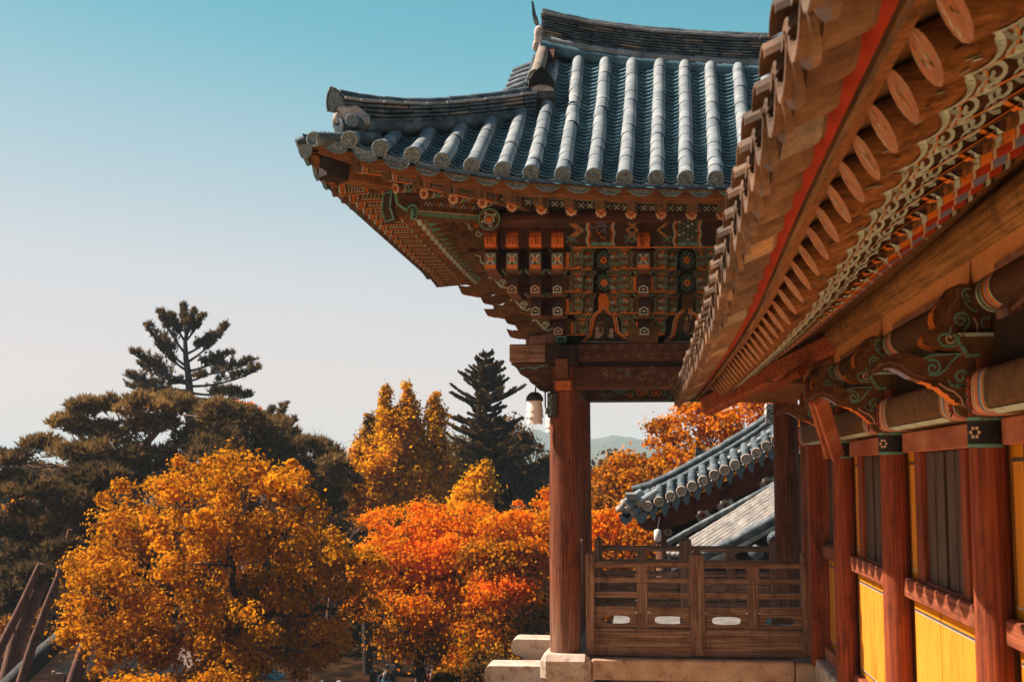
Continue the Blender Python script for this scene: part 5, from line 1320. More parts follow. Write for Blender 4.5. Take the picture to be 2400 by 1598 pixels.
# ------------------------------------------------------------------ gabled hall behind the pavilion
hall = thing('gabled_hall', 'gabled hall with grey tiled verge and dark red bargeboard seen between the pavilion columns', 'hall', (5.0, 27, -8))
HYY = 27.0
def Hh(u, v, Y=HYY): return P(u, v, Y)
def z8(x, y): return (1420 + x / 4.126, 940 + y / 4.126)
rk = [z8(*p) for p in ((260, 835), (400, 800), (560, 730), (760, 625), (960, 510), (1160, 395), (1360, 275), (1540, 150), (1660, 60))]
rf = MB()
pts_in = [Hh(u, v, HYY + .9) for u, v in rk]
pts_out = [p + Vector((.0, -.45, -.28)) for p in pts_in]
for (dy, dz, r, m) in ((.0, -.06, .10, M_ridge), (-.06, -.20, .085, M_ridge), (-.30, -.40, .075, M_tile), (-.46, -.53, .070, M_ridge)):
    tile_course(rf, [p + Vector((0, dy, dz)) for p in pts_in], 0, r, m, .42)
rf.prism3([p + Vector((.06, -.05, -.10)) for p in pts_in] + [p + Vector((0.06, -.05, -.60)) for p in pts_in[::-1]], (0, 1.2, 0), M_black)
slabs(rf, [p + Vector((0, -.20, -.40)) for p in pts_in], 0, 3, .045, .2, M_ridge, .35)
slabs(rf, [p + Vector((0, -.34, -.66)) for p in pts_in], 0, 3, .045, .3, M_ridge, .35)
ends = [z8(*p) for p in ((405, 1015), (515, 970), (628, 920), (732, 868), (836, 822), (942, 768), (1050, 712), (1150, 665), (1250, 612), (1358, 558), (1458, 500), (1555, 435), (1650, 375), (1750, 310))]
for i, (u, v) in enumerate(ends):
    c = Hh(u, v, HYY); rf.tube([c + Vector((-.0, 0, 0)), c + Vector((.02, .7, .28))], .088, M_ridge, 14)
    rf.lathe([(.108, -.03), (.111, .03), (.088, .04), (.082, .025), (.045, .025), (.035, .035), (0, .038)], c, M_stoneP, axis=(-.25, -1, -.15), n=18)
    if i + 1 < len(ends):
        u2, v2 = ends[i + 1]; c2 = Hh(u2, v2, HYY); m_ = (c + c2) / 2 + Vector((0, .03, -.10)); d = (c2 - c) * .40
        for k in range(3):
            rf.tube([m_ - d + Vector((0, .05 + .12 * k, .02 + .05 * k)), m_ + Vector((0, .05 + .12 * k, -.05 + .05 * k)), m_ + d + Vector((0, .05 + .12 * k, .02 + .05 * k))], .03, M_tile, 6)
        pz = [m_ - d + Vector((0, 0, .03)), m_ - d * .9 + Vector((0, 0, -.10)), m_ - d * .3 + Vector((0, 0, -.22)), m_ + Vector((.03, 0, -.26)), m_ + d * .45 + Vector((0, 0, -.19)), m_ + d * .95 + Vector((0, 0, -.06)), m_ + d + Vector((0, 0, .05)), m_ + Vector((0, 0, -.04))]
        rf.prism3(pz, (0, .05, .01), M_tile, M_cap)
for (x, y, r_) in ((330, 985, .09), (260, 1085, .085), (175, 985, .08), (200, 1030, .09), (130, 1040, .07)):
    c = Hh(*z8(x, y)); rf.tube([c, c + Vector((.35, .3, .22))], r_, M_tile, 12); rf.lathe([(r_ * 1.1, -.02), (r_ * 1.1, .02), (0, .03)], c, M_stoneP, axis=(-.5, -1, -.2), n=14)
for (x0, y0, x1, y1) in ((190, 905, 300, 905), (205, 935, 310, 935)):
    rf.tube([Hh(*z8(x0, y0)), Hh(*z8(x1, y1))], .05, M_ridgeL, 10)
for (x, y) in ((205, 1060), (340, 1110), (190, 1120)):
    c = Hh(*z8(x, y)); rf.prism3([c + Vector((-.14, 0, .06)), c + Vector((-.10, 0, -.10)), c + Vector((0, 0, -.17)), c + Vector((.12, 0, -.08)), c + Vector((.14, 0, .08))], (0, .05, 0), M_tile, M_cap)
fin = Hh(*z8(875, 530), HYY + 1.2); rf.prism3([fin + Vector((-.05, 0, -.2)), fin + Vector((0, 0, .22)), fin + Vector((.10, 0, .14)), fin + Vector((.42, 0, .1)), fin + Vector((.42, 0, -.1))], (0, .15, 0), M_ridge)
ro = rf.build('roof', hall)
o = MB(); pp_ = [z8(*p) for p in ((1555, 20), (1640, 20), (1648, 180), (1600, 215), (1545, 220))]
o.prism3([Hh(u, v, HYY + .75) for u, v in pp_], (0, .5, 0), M_plast)
for k in range(3): scroll(o, Hh(*z8(1590 + 12 * k, 90 + 40 * k), HYY + .745), .12, M_ridge, 1.3, 1 if k % 2 else -1, .02)
o.build('ridge_end', ro)
o = MB(); top = [z8(*p) for p in ((330, 1160), (430, 1120), (600, 1040), (850, 925), (1100, 805), (1350, 660), (1650, 490), (1800, 400))]; bot = [z8(*p) for p in ((1800, 640), (1650, 735), (1350, 895), (1050, 1050), (800, 1165), (560, 1260), (380, 1250), (300, 1185))]
o.prism3([Hh(u, v, HYY + .25) for u, v in top + bot], (0, .09, 0), M_barge)
for k in range(4): scroll(o, Hh(*z8(470 + 45 * k, 1215 - 14 * k), HYY + .245), .09, M_brownD, 1.4, 1 if k % 2 else -1, .02)
o.build('bargeboard', hall)
o = MB(); o.prism3([Hh(u, v, HYY + .6) for u, v in [z8(*p) for p in ((560, 1200), (1000, 1000), (1650, 640), (1900, 500), (1900, 1500), (560, 1500))]], (0, .2, 0), M_dark); o.build('gable_wall', hall)
for (x, y, s_) in ((1575, 800, 1.1), (1165, 1015, 1.1), (940, 1105, .9), (600, 1265, .5)):
    o = MB(); c = Hh(*z8(x, y), HYY + .3)
    for k in range(6):
        a = k * 1.05; o.blob((c.x + math.cos(a) * .12 * s_, c.y, c.z + math.sin(a) * .09 * s_), (.075 * s_, .1, .07 * s_), M_stoneP, k, .2, 6)
    scroll(o, c + Vector((0, -.12, 0)), .07 * s_, M_redboard, 1.4, 1, .02); o.build('cloud_bracket', hall)
o = MB(); c = Hh(*z8(560, 1300), HYY + .5); o.tube([(c.x, c.y, -2.7), (c.x, c.y, c.z + .3)], .17, M_colwood, 16); o.build('post', hall)
# the lower roof in front of the hall
low = thing('tiled_wall_roof', 'weathered grey tile roof sloping down below the dark red bargeboard', 'roof', (4.0, 24, -2.6))
o = MB(); N = 11
up0, up1 = z8(1720, 775), z8(600, 1400); lo0, lo1 = z8(1720, 1085), z8(1050, 1470)
M_wtile = tilemat('weathered_tile', (.10, .085, .075), (.21, .18, .155), (.34, .295, .26), 6)
for k in range(N):
    f = k / (N - 1); Y0 = lerp(24.8, 23.6, f); Y1 = Y0
    a = P(lerp(up0[0], lo0[0], f), lerp(up0[1], lo0[1], f), Y0); b_ = P(lerp(up1[0], lo1[0], f), lerp(up1[1] + 20, lo1[1] + 25, f), Y1)
    tile_course(o, [a, (a + b_) / 2 + Vector((0, 0, -.03)), b_], rng.uniform(-.008, .008), .075, M_wtile, .37)
    if k: tile_course(o, [a + Vector((0, .06, .0)), b_ + Vector((0, .06, .0))], 0, .06, M_wtile, .2)
o.prism3([P(*up0, 24.9) - Vector((0, 0, .06)), P(*lo0, 23.7) - Vector((0, 0, .06)), P(lo1[0], lo1[1] + 25, 23.7) - Vector((0, 0, .06)), P(up1[0], up1[1] + 20, 24.9) - Vector((0, 0, .06))], (0, 0, -.1), M_black)
tile_course(o, [P(up0[0], up0[1] - 4, 24.9), P(up1[0], up1[1] - 8, 24.9)], 0, .06, M_ridge, .4)
o.build('tile_slope', low)
o = MB(); tile_course(o, [P(z8(1720, 1100)[0], z8(1720, 1090)[1], 23.5), P(*z8(1150, 1400), 23.5), P(*z8(700, 1590), 23.5)], 0, .095, M_ridge, .5)
tile_course(o, [P(*z8(1720, 1170), 23.45), P(*z8(1300, 1400), 23.45), P(*z8(1000, 1540), 23.45)], 0, .05, M_ridgeL, .5)
for (x, y) in ((1450, 1460), (1625, 1330)): o.blob(P(*z8(x, y), 23.3), (.13, .2, .13), M_ridge, x, .12, 8)
o.build('verge_tiles', low)
o = MB(); q0, q1 = P(*z8(1720, 1120), 23.7), P(*z8(640, 1640), 23.7); o.prism3([q0, q1, Vector((q1.x, 23.7, -2.7)), Vector((q0.x, 23.7, -2.7))], (0, 1.0, 0), M_dark); o.build('wall', low)
o = MB(); c = P(*z8(500, 1300), 25.5); o.lathe([(.02, .13), (.07, .10), (.075, -.09), (.04, -.11)], c, M_glass, n=14); o.tube([c + Vector((0, 0, .11)), c + Vector((.05, .3, .35))], .012, M_iron, 6)
tag(o.build('hanging_lamp'), 'small white lamp hanging beside the post of the gabled hall', 'lamp')

# ================================================================== TREES
nr = np.random.default_rng(11)
def leafmat(name, stops, trans=.48, rough=.6):
    m = bpy.data.materials.new(name); m.use_nodes = True; n = m.node_tree; n.nodes.clear()
    at = n.nodes.new('ShaderNodeAttribute'); at.attribute_name = 'tint'
    r = ramp(n, at.outputs['Fac'], stops)
    d = n.nodes.new('ShaderNodeBsdfDiffuse'); t = n.nodes.new('ShaderNodeBsdfTranslucent'); mx = n.nodes.new('ShaderNodeMixShader'); o = n.nodes.new('ShaderNodeOutputMaterial')
    n.links.new(r.outputs[0], d.inputs[0]); n.links.new(r.outputs[0], t.inputs[0]); mx.inputs[0].default_value = trans
    n.links.new(d.outputs[0], mx.inputs[1]); n.links.new(t.outputs[0], mx.inputs[2]); n.links.new(mx.outputs[0], o.inputs[0])
    return m
L_GOLD = leafmat('golden_leaves', [(0, (.12, .055, .006)), (.3, (.38, .140, .005)), (.6, (.72, .268, .007)), (1, (.92, .43, .013))])
L_MAPLE = leafmat('maple_leaves', [(0, (.08, .050, .008)), (.25, (.36, .165, .008)), (.5, (.86, .31, .008)), (.75, (.95, .26, .006)), (1, (.90, .165, .006))])
L_GINK = leafmat('ginkgo_leaves', [(0, (.06, .042, .008)), (.3, (.40, .175, .007)), (.6, (.85, .37, .008)), (1, (.97, .54, .012))])
L_OAK = leafmat('oak_leaves', [(0, (.13, .06, .012)), (.35, (.44, .18, .012)), (.65, (.80, .26, .010)), (1, (.95, .33, .010))])
L_BROWN = leafmat('brown_leaves', [(0, (.025, .014, .006)), (.5, (.10, .048, .014)), (1, (.24, .10, .02))])
L_PINE = leafmat('pine_needles', [(0, (.06, .042, .020)), (.5, (.21, .122, .042)), (1, (.44, .25, .075))], .35)
L_DPINE = leafmat('dark_pine_needles', [(0, (.04, .03, .017)), (.5, (.15, .088, .036)), (1, (.32, .18, .06))], .35)
L_FIR = leafmat('fir_needles', [(0, (.018, .014, .007)), (.5, (.08, .046, .016)), (1, (.25, .12, .026))], .35)
L_RED = leafmat('dull_red_leaves', [(0, (.06, .014, .008)), (.5, (.16, .035, .012)), (1, (.30, .065, .015))])
M_bark = wood('pine_bark', (.035, .016, .012), (.13, .058, .04), (.27, .13, .09), 'Z', grain=.5)
M_dbark = wood('dark_bark', (.010, .006, .005), (.035, .02, .014), (.08, .05, .04), 'Z', grain=.5)
M_gbark = wood('grey_bark', (.03, .028, .028), (.09, .08, .078), (.18, .15, .14), 'Z', grain=.5)

def mesh_np(name, V, F, mat, parent, tint):
    """V (n,3), F (m,k) -> one mesh with a per-face tint"""
    k = F.shape[1]; me = bpy.data.meshes.new(name)
    me.vertices.add(len(V)); me.vertices.foreach_set('co', V.astype(np.float32).ravel())
    me.loops.add(F.size); me.loops.foreach_set('vertex_index', F.astype(np.int32).ravel())
    me.polygons.add(len(F)); me.polygons.foreach_set('loop_start', np.arange(0, F.size, k, dtype=np.int32)); me.polygons.foreach_set('loop_total', np.full(len(F), k, dtype=np.int32))
    me.update(calc_edges=True)
    a = me.attributes.new('tint', 'FLOAT', 'FACE'); a.data.foreach_set('value', np.clip(tint, 0, 1).astype(np.float32))
    me.materials.append(mat); o = bpy.data.objects.new(name, me); C.objects.link(o); return attach(o, parent)
def unit(a): return a / np.maximum(1e-9, np.linalg.norm(a, axis=1, keepdims=True))
def leaves_geo(c, nrm, size, aspect=.72):
    n = len(c); nrm = unit(nrm); r = unit(nr.normal(size=(n, 3))); t = unit(np.cross(nrm, r)); b = np.cross(nrm, t)
    s = size[:, None]; bend = nrm * s * .14
    V = np.stack([c + t * s * .5 - bend, c + b * s * .5 * aspect, c - t * s * .5 - bend, c - b * s * .5 * aspect], 1).reshape(-1, 3)
    F = np.arange(4 * n).reshape(n, 4); return V, F
def crown(name, blobs, n_cl, per, cr, ls, mat, parent, flat=.65, up=.6, shell=.5, tint0=.5, tvar=.18, aspect=.72, wexp=.72):
    """blobs: (centre, radii, tint). Leaves gather in clumps spread through the crown's volume"""
    vol = np.array([b[1][0] * b[1][1] * b[1][2] for b in blobs]) ** wexp; vol /= vol.sum()
    pick = nr.choice(len(blobs), n_cl, p=vol)
    bc = np.array([b[0] for b in blobs])[pick]; br = np.array([b[1] for b in blobs])[pick]; bt = np.array([b[2] if len(b) > 2 else 0 for b in blobs])[pick]
    d = unit(nr.normal(size=(n_cl, 3))); rad_ = (shell + (1 - shell) * nr.random(n_cl) ** .6)[:, None]
    cc = bc + d * br * rad_
    idx = np.repeat(np.arange(n_cl), per); n = n_cl * per
    csz = np.minimum(cr * nr.uniform(.6, 1.35, n_cl), br.min(1) * .75 + .05)
    off = nr.normal(size=(n, 3)) * .55; off[:, 2] *= flat
    off[:, 2] -= .25 * (off[:, 0] ** 2 + off[:, 1] ** 2)
    c = cc[idx] + off * csz[idx][:, None]
    nrm = off * np.array([1.3, 1.3, 1.7]) + np.array([0, 0, up * .8]) + nr.normal(size=(n, 3)) * .42
    tint = tint0 + bt[idx] + nr.normal(0, tvar * .6, n_cl)[idx] + nr.normal(0, tvar, n)
    V, F = leaves_geo(c, nrm, ls * nr.uniform(.65, 1.35, n), aspect)
    mesh_np(name, V, F, mat, parent, tint); return cc
def limb(mb, a, b_, r0, r1, m, k=6, wob=.06, seed=None, n=7):
    a, b_ = Vector(a), Vector(b_); L = (b_ - a).length; pts = []; rs = []
    for i in range(k + 1):
        t = i / k; w_ = math.sin(math.pi * t) * wob * L
        pts.append(a.lerp(b_, t) + Vector((rng.uniform(-1, 1) * w_, rng.uniform(-1, 1) * w_, rng.uniform(-.6, .6) * w_ + .10 * L * math.sin(math.pi * t) * .5))); rs.append(lerp(r0, r1, t))
    mb.tube(pts, rs, m, n); return pts
def bl(u, v, Y, ru, rv, ry=None, tint=0.0):
    k = Y / 3000; return (tuple(P(u, v, Y)), (ru * k, (ry if ry else min(ru, rv) * 1.1) * k, rv * k), tint)
def broadleaf(kind, label, trunk, blobs, n_cl, per, cr, ls, mat, group=None, bark=None, fork=.5, nlimbs=26, r=.22, cat='tree', **kw):
    """trunk: base point and fork point"""
    base_, frk = Vector(trunk[0]), Vector(trunk[1])
    t = thing(kind, label, cat, base_, group)
    cc = crown('crown', blobs, n_cl, per, cr, ls, mat, t, **kw)
    tr = MB(); m = bark or M_dbark
    limb(tr, base_ - Vector((0, 0, .3)), frk, r, r * .7, m, 6, .03, n=10)
    sel = nr.choice(len(cc), min(nlimbs, len(cc)), replace=False)
    mains = []
    for i, s_ in enumerate(sel):
        e = Vector(cc[s_])
        if i < 6 or not mains: a = frk; r0 = r * .55
        else:
            a = min((p for q in mains for p in q[1:]), key=lambda p: (p - e).length + (.6 if p.z > e.z else 0)); r0 = r * .15
        mains.append(limb(tr, a, e, r0, .006, m, 7, .08))
    tr.build('trunk', t); return t

GRP = 'autumn trees around the temple'
def gpt(u, Y): p = P(u, 1300, Y); return Vector((p.x, Y, hgt(p.x, Y)))
# big golden tree on the left
Y = 33
OUT = [(150, 1470), (160, 1380), (215, 1290), (205, 1215), (262, 1150), (330, 1095), (420, 1088), (520, 1085), (620, 1092), (700, 1110), (745, 1180), (800, 1260), (835, 1370), (820, 1480), (760, 1560), (600, 1590), (400, 1590), (240, 1565)]
def inside(x, y, poly):
    c = False
    for i in range(len(poly)):
        (x0, y0), (x1, y1) = poly[i], poly[i - 1]
        if (y0 > y) != (y1 > y) and x < (x1 - x0) * (y - y0) / (y1 - y0) + x0: c = not c
    return c
cen = []; tries = 0
while len(cen) < 46 and tries < 6000:                     # boughs spread through the crown, none too close to another
    tries += 1; u, v = rng.uniform(150, 840), rng.uniform(1085, 1590)
    if not inside(u, v, OUT): continue
    e_ = min(math.hypot(u - a, (v - b_) * 1.3) for a, b_, _ in cen) if cen else 999
    if e_ > 66: cen.append((u, v, 0))
gb_ = []
for u, v, _ in cen:
    dx, dz = (u - 500) / 350, (v - 1340) / 260; q = math.sqrt(max(0, 1 - dx * dx * .9 - dz * dz * .9)); edge = max(.0, 1 - q)
    r_ = rng.uniform(48, 74) * (1 - .35 * edge)
    gb_.append(bl(u, v, Y - q * rng.uniform(.2, 2.2) + rng.uniform(-.2, .6), r_ * 1.2, r_ * .72, r_ * 1.1, rng.uniform(-.10, .10) - .08 * max(0, dz)))  # lower boughs tinted darker, shade painted into the leaves
    if q > .4: gb_.append(bl(u + rng.uniform(-40, 40), v + rng.uniform(-30, 30), Y + q * rng.uniform(.5, 2.2), r_ * 1.3, r_ * .9, r_ * 1.2, -.05))
gb_ += [bl(u, v, Y, ru, rv, ry, 0) for u, v, ru, rv, ry in ((375, 1080, 12, 30, 14), (335, 1098, 18, 26, 18), (425, 1095, 22, 26, 20), (505, 1086, 18, 26, 18), (600, 1090, 20, 26, 20), (690, 1100, 14, 36, 14), (160, 1215, 26, 14, 14), (655, 1112, 18, 26, 18))]
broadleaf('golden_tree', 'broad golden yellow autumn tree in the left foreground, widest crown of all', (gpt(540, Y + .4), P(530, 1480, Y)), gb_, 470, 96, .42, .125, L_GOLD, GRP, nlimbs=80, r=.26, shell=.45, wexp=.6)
# orange maples in the centre
Y = 37
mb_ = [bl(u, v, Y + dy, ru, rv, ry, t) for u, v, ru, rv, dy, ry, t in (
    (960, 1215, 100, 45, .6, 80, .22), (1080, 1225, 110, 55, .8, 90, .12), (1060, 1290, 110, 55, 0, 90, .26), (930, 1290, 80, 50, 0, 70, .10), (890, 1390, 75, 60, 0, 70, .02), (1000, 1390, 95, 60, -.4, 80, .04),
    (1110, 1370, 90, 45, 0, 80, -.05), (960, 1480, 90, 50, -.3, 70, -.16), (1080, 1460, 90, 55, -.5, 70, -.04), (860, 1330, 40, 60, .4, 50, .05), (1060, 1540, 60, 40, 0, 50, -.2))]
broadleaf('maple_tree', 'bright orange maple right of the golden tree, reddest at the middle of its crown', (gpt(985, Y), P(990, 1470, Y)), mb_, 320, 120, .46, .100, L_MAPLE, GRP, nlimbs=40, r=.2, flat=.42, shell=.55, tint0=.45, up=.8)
Y = 36
mb_ = [bl(u, v, Y + dy, ru, rv, ry, t) for u, v, ru, rv, dy, ry, t in (
    (1200, 1235, 90, 40, .8, 70, .12), (1240, 1290, 80, 50, .4, 70, .02), (1150, 1310, 70, 45, 0, 60, -.08), (1180, 1380, 75, 38, -.4, 60, .30), (1260, 1380, 50, 50, .2, 50, -.05), (1150, 1450, 80, 60, -.2, 70, .02),
    (1250, 1470, 70, 60, 0, 60, -.32), (1180, 1530, 100, 50, -.5, 70, -.24), (1120, 1510, 50, 60, -.2, 50, .02), (1275, 1165, 26, 20, 1, 22, .25), (1218, 1165, 12, 22, 1, 12, .2), (1300, 1250, 40, 60, .4, 40, .1), (1090, 1560, 40, 40, -.5, 40, .05))]
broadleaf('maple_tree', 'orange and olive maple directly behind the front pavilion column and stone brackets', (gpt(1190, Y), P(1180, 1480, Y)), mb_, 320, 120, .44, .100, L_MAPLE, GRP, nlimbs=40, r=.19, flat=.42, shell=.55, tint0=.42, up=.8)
# leaves seen through the pavilion, low
Y = 34
mb_ = [bl(u, v, Y, ru, rv, ry, t) for u, v, ru, rv, ry, t in ((1430, 1235, 50, 45, 40, .15), (1480, 1290, 70, 50, 50, 0), (1410, 1310, 40, 60, 40, -.1), (1530, 1250, 40, 40, 40, -.15), (1450, 1390, 70, 60, 60, -.15))]
broadleaf('maple_tree', 'low orange leaved tree seen just above the back railing of the pavilion', (gpt(1450, Y), P(1450, 1400, Y)), mb_, 240, 80, .34, .10, L_MAPLE, GRP, nlimbs=20, r=.14, shell=.4)
# tall orange oak behind, seen through the pavilion
Y = 44
ob = [bl(u, v, Y + dy, ru, rv, ry, t) for u, v, ru, rv, dy, ry, t in ((1445, 1180, 60, 60, 0, 60, -.12), (1500, 1110, 75, 55, 0, 60, -.08), (1590, 1065, 80, 55, 0, 60, 0), (1565, 1005, 45, 30, .5, 36, .05), (1680, 985, 75, 36, 0, 50, .14), (1775, 955, 60, 34, .4, 40, .18),
    (1650, 1110, 110, 60, -.5, 70, -.05), (1740, 1050, 70, 50, 0, 60, .1), (1620, 960, 36, 22, 0, 26, .1), (1440, 1110, 34, 40, .5, 34, -.1), (1410, 1230, 36, 80, .5, 46, -.14), (1850, 1000, 80, 60, 0, 60, .1), (1540, 1180, 90, 50, 0, 60, -.12), (1395, 1150, 24, 50, .5, 26, -.1))]
broadleaf('oak_tree', 'tall orange oak framed between the pavilion columns above the tiled verge', (gpt(1640, Y), P(1630, 1200, Y)), ob, 400, 60, .46, .15, L_OAK, GRP, nlimbs=60, r=.26, shell=.35)
# ginkgos
Y = 50
def ginkgo(label, bls, n_cl, u, dk=0.0):
    return broadleaf('ginkgo_tree', label, (gpt(u, Y), P(u, 1200, Y)), [bl(a, b_, Y + dy, c, d, None, t + dk) for a, b_, c, d, dy, t in bls], int(n_cl * 1.7), 54, .32, .14, L_GINK, 'upright ginkgo trees behind the maples', nlimbs=20, r=.2, flat=1.2, shell=.3, up=.3, wexp=.5)
ginkgo('upright yellow ginkgo with two pointed tops left of the dark fir', [(905, 935, 10, 40, 0, .0), (903, 975, 18, 40, 0, .0), (955, 935, 11, 42, 0, 0), (955, 975, 24, 46, 0, 0), (930, 1000, 20, 30, 0, 0), (925, 1020, 50, 60, 0, .05), (965, 1050, 50, 70, .3, .0), (900, 1100, 62, 60, 0, .15), (985, 1130, 60, 60, 0, .1), (880, 1180, 70, 60, 0, .15), (960, 1200, 70, 60, 0, .15)], 300, 935)
ginkgo('slim single pointed yellow ginkgo close to the left of the dark fir', [(1018, 935, 9, 34, 0, -.02), (1018, 970, 16, 36, 0, -.02), (1022, 1020, 28, 60, 0, .04), (1030, 1100, 44, 70, 0, .02), (1040, 1180, 56, 60, 0, .1)], 150, 1026)
ginkgo('dark olive ginkgo at the left edge of the yellow group', [(866, 985, 8, 26, 1, -.28), (868, 1020, 18, 36, 1, -.28), (900, 990, 15, 50, 1, -.3), (862, 1060, 34, 50, .6, -.2), (845, 1080, 22, 50, 0, .05), (858, 1130, 42, 60, 0, .02)], 130, 866)
ginkgo('small yellow ginkgo in front of the dark fir trunk', [(1135, 1105, 13, 24, -3, .1), (1125, 1140, 30, 34, -3, .15), (1100, 1175, 40, 34, -3, .12)], 80, 1118)
# brown tree behind the fir
Y = 58
broadleaf('brown_tree', 'half bare dark brown tree behind the fir beside the pavilion column', (gpt(1190, Y), P(1190, 1180, Y)), [bl(u, v, Y, ru, rv, None, t) for u, v, ru, rv, t in ((1200, 1020, 46, 40, .2), (1235, 1070, 40, 46, .1), (1100, 1060, 50, 50, -.05), (1160, 1100, 80, 50, -.1), (1262, 1130, 30, 50, -.1), (1200, 1160, 80, 40, -.2), (1080, 1110, 40, 40, -.1), (1170, 1060, 50, 50, 0), (1275, 1090, 22, 22, 0))], 230, 42, .5, .17, L_BROWN, GRP, nlimbs=60, r=.22, shell=.3)
# fir
def fir(u, vt, vb, Y, wpx, label):
    k = Y / 3000; top = P(u, vt, Y); b0 = gpt(u, Y); t = thing('fir_tree', label, 'tree', b0)
    tr = MB(); tr.tube([b0 - Vector((0, 0, .3)), b0.lerp(top, .5), top], [.26, .16, .015], M_dbark, 8)
    Vs = []; Ti = []
    H = top.z - P(u, vb, Y).z; nl = 26
    for i in range(nl):
        f = (i + .6) / nl; z = top.z - H * (f + rng.uniform(-.012, .012))
        L = wpx * k * min(1, .12 + 1.3 * f ** .7) * rng.uniform(.55, 1.2)
        for j in range(10):
            a = j * math.pi / 5 + i * .83 + rng.uniform(-.4, .4); l = L * rng.uniform(.45, 1.15)
            d = Vector((math.cos(a), math.sin(a), lerp(.55, .05, f ** .6) + rng.uniform(-.22, .18))); pts = []
            for s_ in range(7):
                q = s_ / 6; pts.append(Vector((top.x, top.y, z)) + d * (l * q) + Vector((0, 0, -.18 * l * q + .30 * l * q * q)))
            tr.tube(pts, [.03 * (1 - q / 7) + .006 for q in range(7)], M_dbark, 4)
            side_ = Vector((-d.y, d.x, 0)).normalized()
            for s_ in range(2, 34):
                q = s_ / 33; p = pts[0].lerp(pts[-1], q) + Vector((0, 0, -.18 * l * q * (1 - q) * 1.2))
                for sg in (-1, 1):
                    tl = l * .40 * (1.05 - q * .75) * rng.uniform(.5, 1.1); e = p + (side_ * sg * rng.uniform(.6, 1) + d * .7).normalized() * tl + Vector((0, 0, rng.uniform(-.03, .08) * l * .5))
                    wv = Vector((rng.uniform(-.5, .5), rng.uniform(-.5, .5), 1)).normalized() * .095
                    Vs += [p + wv, p - wv, e]; Ti.append(.45 + rng.gauss(0, .22))
    V = np.array([tuple(v) for v in Vs]); mesh_np('crown', V, np.arange(len(V)).reshape(-1, 3), L_FIR, t, np.array(Ti)); tr.build('trunk', t); return t
fir(1137, 830, 1190, 54, 104, 'dark conical fir standing between the yellow ginkgos and the pavilion column')
# pines
def tufts(c, up_, size, blades=7, spread=.8):
    n = len(c); idx = np.repeat(np.arange(n), blades)
    d = unit(up_[idx] + nr.normal(size=(n * blades, 3)) * spread); s = (size[idx] * nr.uniform(.6, 1.2, n * blades))[:, None]
    w_ = unit(np.cross(d, nr.normal(size=d.shape))) * s * .13
    b = c[idx]; V = np.stack([b + w_, b - w_, b + d * s], 1).reshape(-1, 3); return V, np.arange(len(V)).reshape(-1, 3), idx
def pine(label, trunkpts, radii, pads, mat, per=1.0, ts=.26, bark=None, nb=1, group='red pines on the left slope'):
    """pads: blobs; needle tufts lie on the upper side of each flattened pad"""
    t = thing('pine_tree', label, 'tree', trunkpts[0], group)
    tr = MB(); tr.tube(trunkpts, radii, bark or M_bark, 10)
    Cc = []; Up = []; T = []
    for (c, r_, ti) in pads:
        sub = max(5, int(5 + 4 * r_[0])); 
        for s_ in range(sub):
            a = nr.random() * 6.283; q = nr.random() ** .5 * .75
            sc_ = np.array(c) + np.array([math.cos(a) * r_[0] * q, math.sin(a) * r_[1] * q, nr.uniform(-.7, .8) * r_[2]])
            rr = np.array([r_[0], r_[1], r_[2]]) * nr.uniform(.35, .6); rr[2] = min(rr[2] * 1.5, rr[0] * .75)
            n = int(per * 34 * max(.4, rr[0] * rr[1]) * 4 / (ts * 4)) ; d = unit(nr.normal(size=(n, 3))); d[:, 2] = np.abs(d[:, 2]) * nr.choice([1, 1, 1, 1, -.45], n)
            Cc.append(sc_ + d * rr * (.75 + .3 * nr.random((n, 1)))); Up.append(d * .8 + np.array([0, 0, .7])); T.append(np.full(n, .5 + ti + nr.normal(0, .17)) + nr.normal(0, .10, n))
        base_p = min(trunkpts, key=lambda p: (Vector(p) - Vector(c)).length + (1.5 if p[2] > c[2] + .3 else 0))
        limb(tr, base_p, Vector(c) - Vector((0, 0, r_[2] * .5)), max(.03, radii[-1] * .6), .02, bark or M_bark, 6, .10)
        for s_ in range(3):
            limb(tr, Vector(c) - Vector((0, 0, r_[2] * .6)), Vector(c) + Vector((nr.uniform(-.7, .7) * r_[0], nr.uniform(-.7, .7) * r_[1], 0)), .02, .008, bark or M_bark, 4, .1, n=5)
    Cc = np.concatenate(Cc); Up = np.concatenate(Up); T = np.concatenate(T)
    V, F, idx = tufts(Cc, Up, ts * nr.uniform(.7, 1.3, len(Cc)), 7, .55); mesh_np('crown', V, F, mat, t, T[idx] + nr.normal(0, .08, len(idx)))
    tr.build('trunk', t); return t
def pads(Y, lst): return [bl(u, v, Y + nr.uniform(-1.2, 1.2), ru, rv, ru * .8, t) for u, v, ru, rv, t in lst]
Y = 45
pine('wide spreading red pine whose dark crown tops the left slope below the tall open pine', [gpt(330, Y), P(325, 1250, Y), P(310, 1120, Y), P(330, 1050, Y), P(380, 1000, Y)], [.34, .28, .22, .16, .08],
     pads(Y, [(195, 962, 42, 18, .1), (250, 948, 42, 18, .15), (330, 960, 70, 24, .1), (430, 952, 80, 24, .12), (510, 968, 70, 24, .05), (150, 1000, 45, 20, .1), (230, 1020, 70, 24, .05), (340, 1015, 80, 30, 0), (450, 1015, 90, 34, -.05), (100, 1045, 50, 16, .1), (180, 1065, 70, 26, .05), (280, 1075, 80, 34, -.1), (400, 1075, 80, 34, -.1), (500, 1060, 70, 30, -.05), (300, 1130, 100, 40, -.2), (420, 1140, 80, 40, -.2)]), L_PINE, 1.0)
Y = 48
